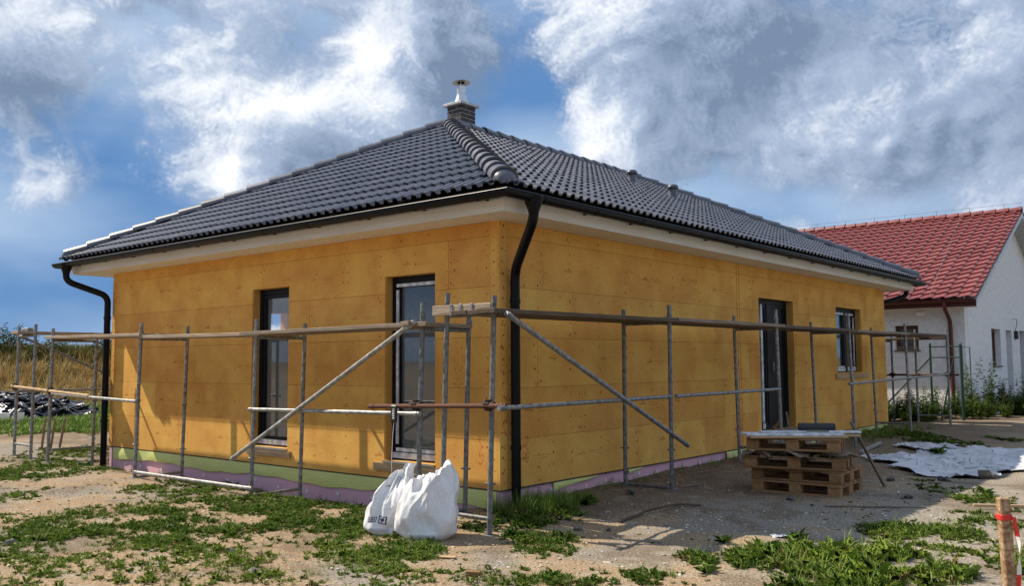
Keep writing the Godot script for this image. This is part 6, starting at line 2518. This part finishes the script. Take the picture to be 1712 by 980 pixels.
	for i in 5200:
		var lx := R(0.1, 9.5)
		var lz := 0.05 + 3.4 * pow(rng.randf(), 1.7)
		if gd.get_noise_2d(lx * 6.0, lz * 6.0 + 60.0) < R(-0.3, 0.25):
			continue
		var p := H(lx, 0, lz)
		var sz := 0.010 + 0.035 * pow(rng.randf(), 3.0)
		cx.append(Transform3D(Basis.from_euler(Vector3(R(-0.3, 0.3), R(0, TAU), R(-0.3, 0.3))).scaled(Vector3.ONE * sz), Vector3(p.x, ground_y(p.x, p.z) + sz * 0.08, p.z)))
		var t := rng.randf()
		cc.append(Color(0.09, 0.065, 0.045).lerp(Color(0.40, 0.30, 0.19), t * t))
	scatter("wood_litter", "bark chips and splinters strewn along the shaded right wall", "litter", ck.mesh(cm), cx, cc)
	# single weeds that stand out
	var dock := [rosette_mesh(14, 0.20, gm), rosette_mesh(11, 0.16, gm)]
	var docks := [[-0.32, -4.55, 1.0, "large dark weed against the plinth left of the narrow window"], [-1.35, -2.75, 0.9, "broad weed beside the foot of the diagonal brace"], [-0.6, -8.3, 0.7, "weed at the foot of the left scaffold by the downpipe"], [0.75, 0.62, 0.9, "leafy weed on bare earth right of the corner downpipe"],
		[-0.25, 2.75, 0.75, "lone weed on the gravel at the house shadow's corner"], [0.15, 3.25, 0.65, "small lone weed on the gravel right of the shadow corner"], [-1.25, 3.1, 0.6, "flat weed on the grey gravel in the foreground"], [3.9, 3.9, 0.9, "dark weed at the shadow's edge right of the pallets"], [7.9, 2.4, 1.1, "bushy weed behind the large white sheet"]]
	for q in docks:
		var p := H(q[0], 0, q[1])
		var o := put_mesh(dock[rng.randi() % 2], numbered("leafy_weed"), self, Transform3D(Basis(Vector3.UP, R(0, TAU)).scaled(Vector3.ONE * q[2]), Vector3(p.x, ground_y(p.x, p.z), p.z)), [M.weed_a, M.weed_b][rng.randi() % 2])
		tag(o, q[3], "weed", "single weeds on the site")
	# upright weeds before the neighbour's wall: plants one can tell apart, then the thicket between them
	var kinds := []
	for k in 4:
		kinds.append(tall_weed([0.8, 1.0, 1.35, 0.62][k], [12, 10, 8, 16][k], 70 + k, gm, stem))
	var weeds_at := [
		[14.95, -0.55, 3, "broad low weed against the bungalow's far corner"], [15.35, -0.25, 0, "bushy weed between the bungalow and the first scaffold post"], [15.75, -0.1, 1, "leafy weed in front of the chain link left of the struts"],
		[16.35, 0.10, 0, "bushy weed at the foot of the slanting green strut"], [16.6, 0.55, 1, "leafy weed between the two green fence posts"], [16.7, 0.95, 0, "bushy weed at the foot of the thick green fence post"],
		[17.3, 0.75, 2, "tall spindly weed beside the red downpipe"], [17.6, 1.15, 2, "tall spindly weed below the white house's corner"], [18.2, 1.25, 1, "leafy weed just right of the white house's corner"],
		[18.9, 1.3, 0, "bushy weed halfway between the corner and the gable window"], [19.7, 1.45, 3, "broad low weed in front of the gable wall"], [20.5, 1.4, 2, "tall spindly weed left under the gable window"],
		[21.3, 1.6, 1, "leafy weed right under the gable window"], [22.2, 1.7, 0, "bushy weed left of the grey door"], [23.2, 1.6, 2, "tall spindly weed in front of the grey door"], [24.2, 1.9, 3, "broad low weed between the two gable doors"], [25.1, 1.8, 0, "bushy weed in front of the brown door"]]
	for i in weeds_at.size():
		var q: Array = weeds_at[i]
		var p := H(q[0], 0, q[1])
		var t := wthing("tall_weed", q[3], "weed", Vector3(p.x, ground_y(p.x, p.z), p.z), R(0, TAU), "weeds before the neighbour's wall")
		var s := Transform3D(Basis().scaled(Vector3.ONE * R(0.85, 1.15)), Vector3.ZERO)
		put_mesh(kinds[q[2]][0], "stem", t, s)
		put_mesh(kinds[q[2]][1], "foliage", t, s, [M.weed_a, M.weed_b, M.weed_c][i % 3])
	var tx := []
	var tc := []
	for i in 150:
		var x := R(14.6, 27.0)
		var z := R(-0.7, 0.3) if x < 16.2 else R(0.9, 2.0)
		if x >= 16.2 and x < 17.8:
			z = R(0.2, 1.6)
		var p := H(x, 0, z)
		tx.append(placed(p.x, p.z, R(0.45, 0.95)))
		tc.append(Color(0.14, 0.215, 0.05) * R(0.7, 1.5))
	scatter("weed_thicket", "thicket of knee-high weeds along the white house", "weeds", kinds[3][1], tx, tc)
	# bushes along the top of the bank
	var bushes := ["leftmost bush on the far bank, cut by the picture's edge", "second bush from the left on the far bank", "third bush from the left on the far bank", "fourth bush from the left on the far bank", "bush on the far bank nearest the bungalow's downpipe"]
	for i in 5:
		var x: float = [-26.5, -24.0, -21.6, -19.4, -17.0][i]
		var z: float = -42.8 - (x + 18.0) * 0.22 + [0.0, -0.8, 0.3, -0.5, 0.0][i]
		var t := wthing("bush", bushes[i], "bush", Vector3(x, ground_y(x, z), z), R(0, TAU), "bushes on the bank")
		var lm := MB.new()
		lm.colored = true
		var sm := MB.new()
		var hh: float = [1.35, 1.7, 1.2, 1.5, 1.1][i]
		var rad: float = [1.6, 1.5, 1.4, 1.5, 1.5][i]
		for k in 7:
			var an := R(0, TAU)
			sm.sweep([Vector3.ZERO, Vector3(cos(an) * rad * 0.35, hh * 0.45, sin(an) * rad * 0.35), Vector3(cos(an) * rad * 0.75, hh * R(0.6, 0.9), sin(an) * rad * 0.75)], 0.03, 5, 0.008)
		for k in 2600:
			var d := Vector3(R(-1, 1), R(0, 1), R(-1, 1))
			if d.length() > 1.0:
				continue
			d *= 0.80 + 0.55 * wrinkle.get_noise_3d(d.x * 2.4 + i * 7.0, d.y * 2.4, d.z * 2.4)
			var p := d * Vector3(rad, hh, rad)
			lm.c = Color(R(0.5, 1.4), R(0.6, 1.3), R(0.5, 1.2))
			var a2 := R(0, TAU)
			leaf(lm, p, Vector3(cos(a2), R(-0.3, 0.6), sin(a2)).normalized(), Vector3.UP, R(0.10, 0.2), 0.04)
		put(sm, "stems", stem, t)
		put(lm, "crown", M.weed_d, t)

func plant_tones() -> void:
	var tones := {"weed_a": lin(0.15, 0.24, 0.05), "weed_b": lin(0.11, 0.19, 0.045), "weed_c": lin(0.19, 0.23, 0.07), "weed_d": lin(0.10, 0.13, 0.045)}
	for k in tones:
		var m := leaf_mat(Color(0.25, 0.35, 0.1))
		m.albedo_color = tones[k]
		M[k] = m

func _ready() -> void:
	rng.seed = 2024
	setup_world()
	setup_materials()
	build_ground()
	build_house()
	build_neighbour()
	build_scaffolds()
	build_things()
	plant_tones()
	build_plants()
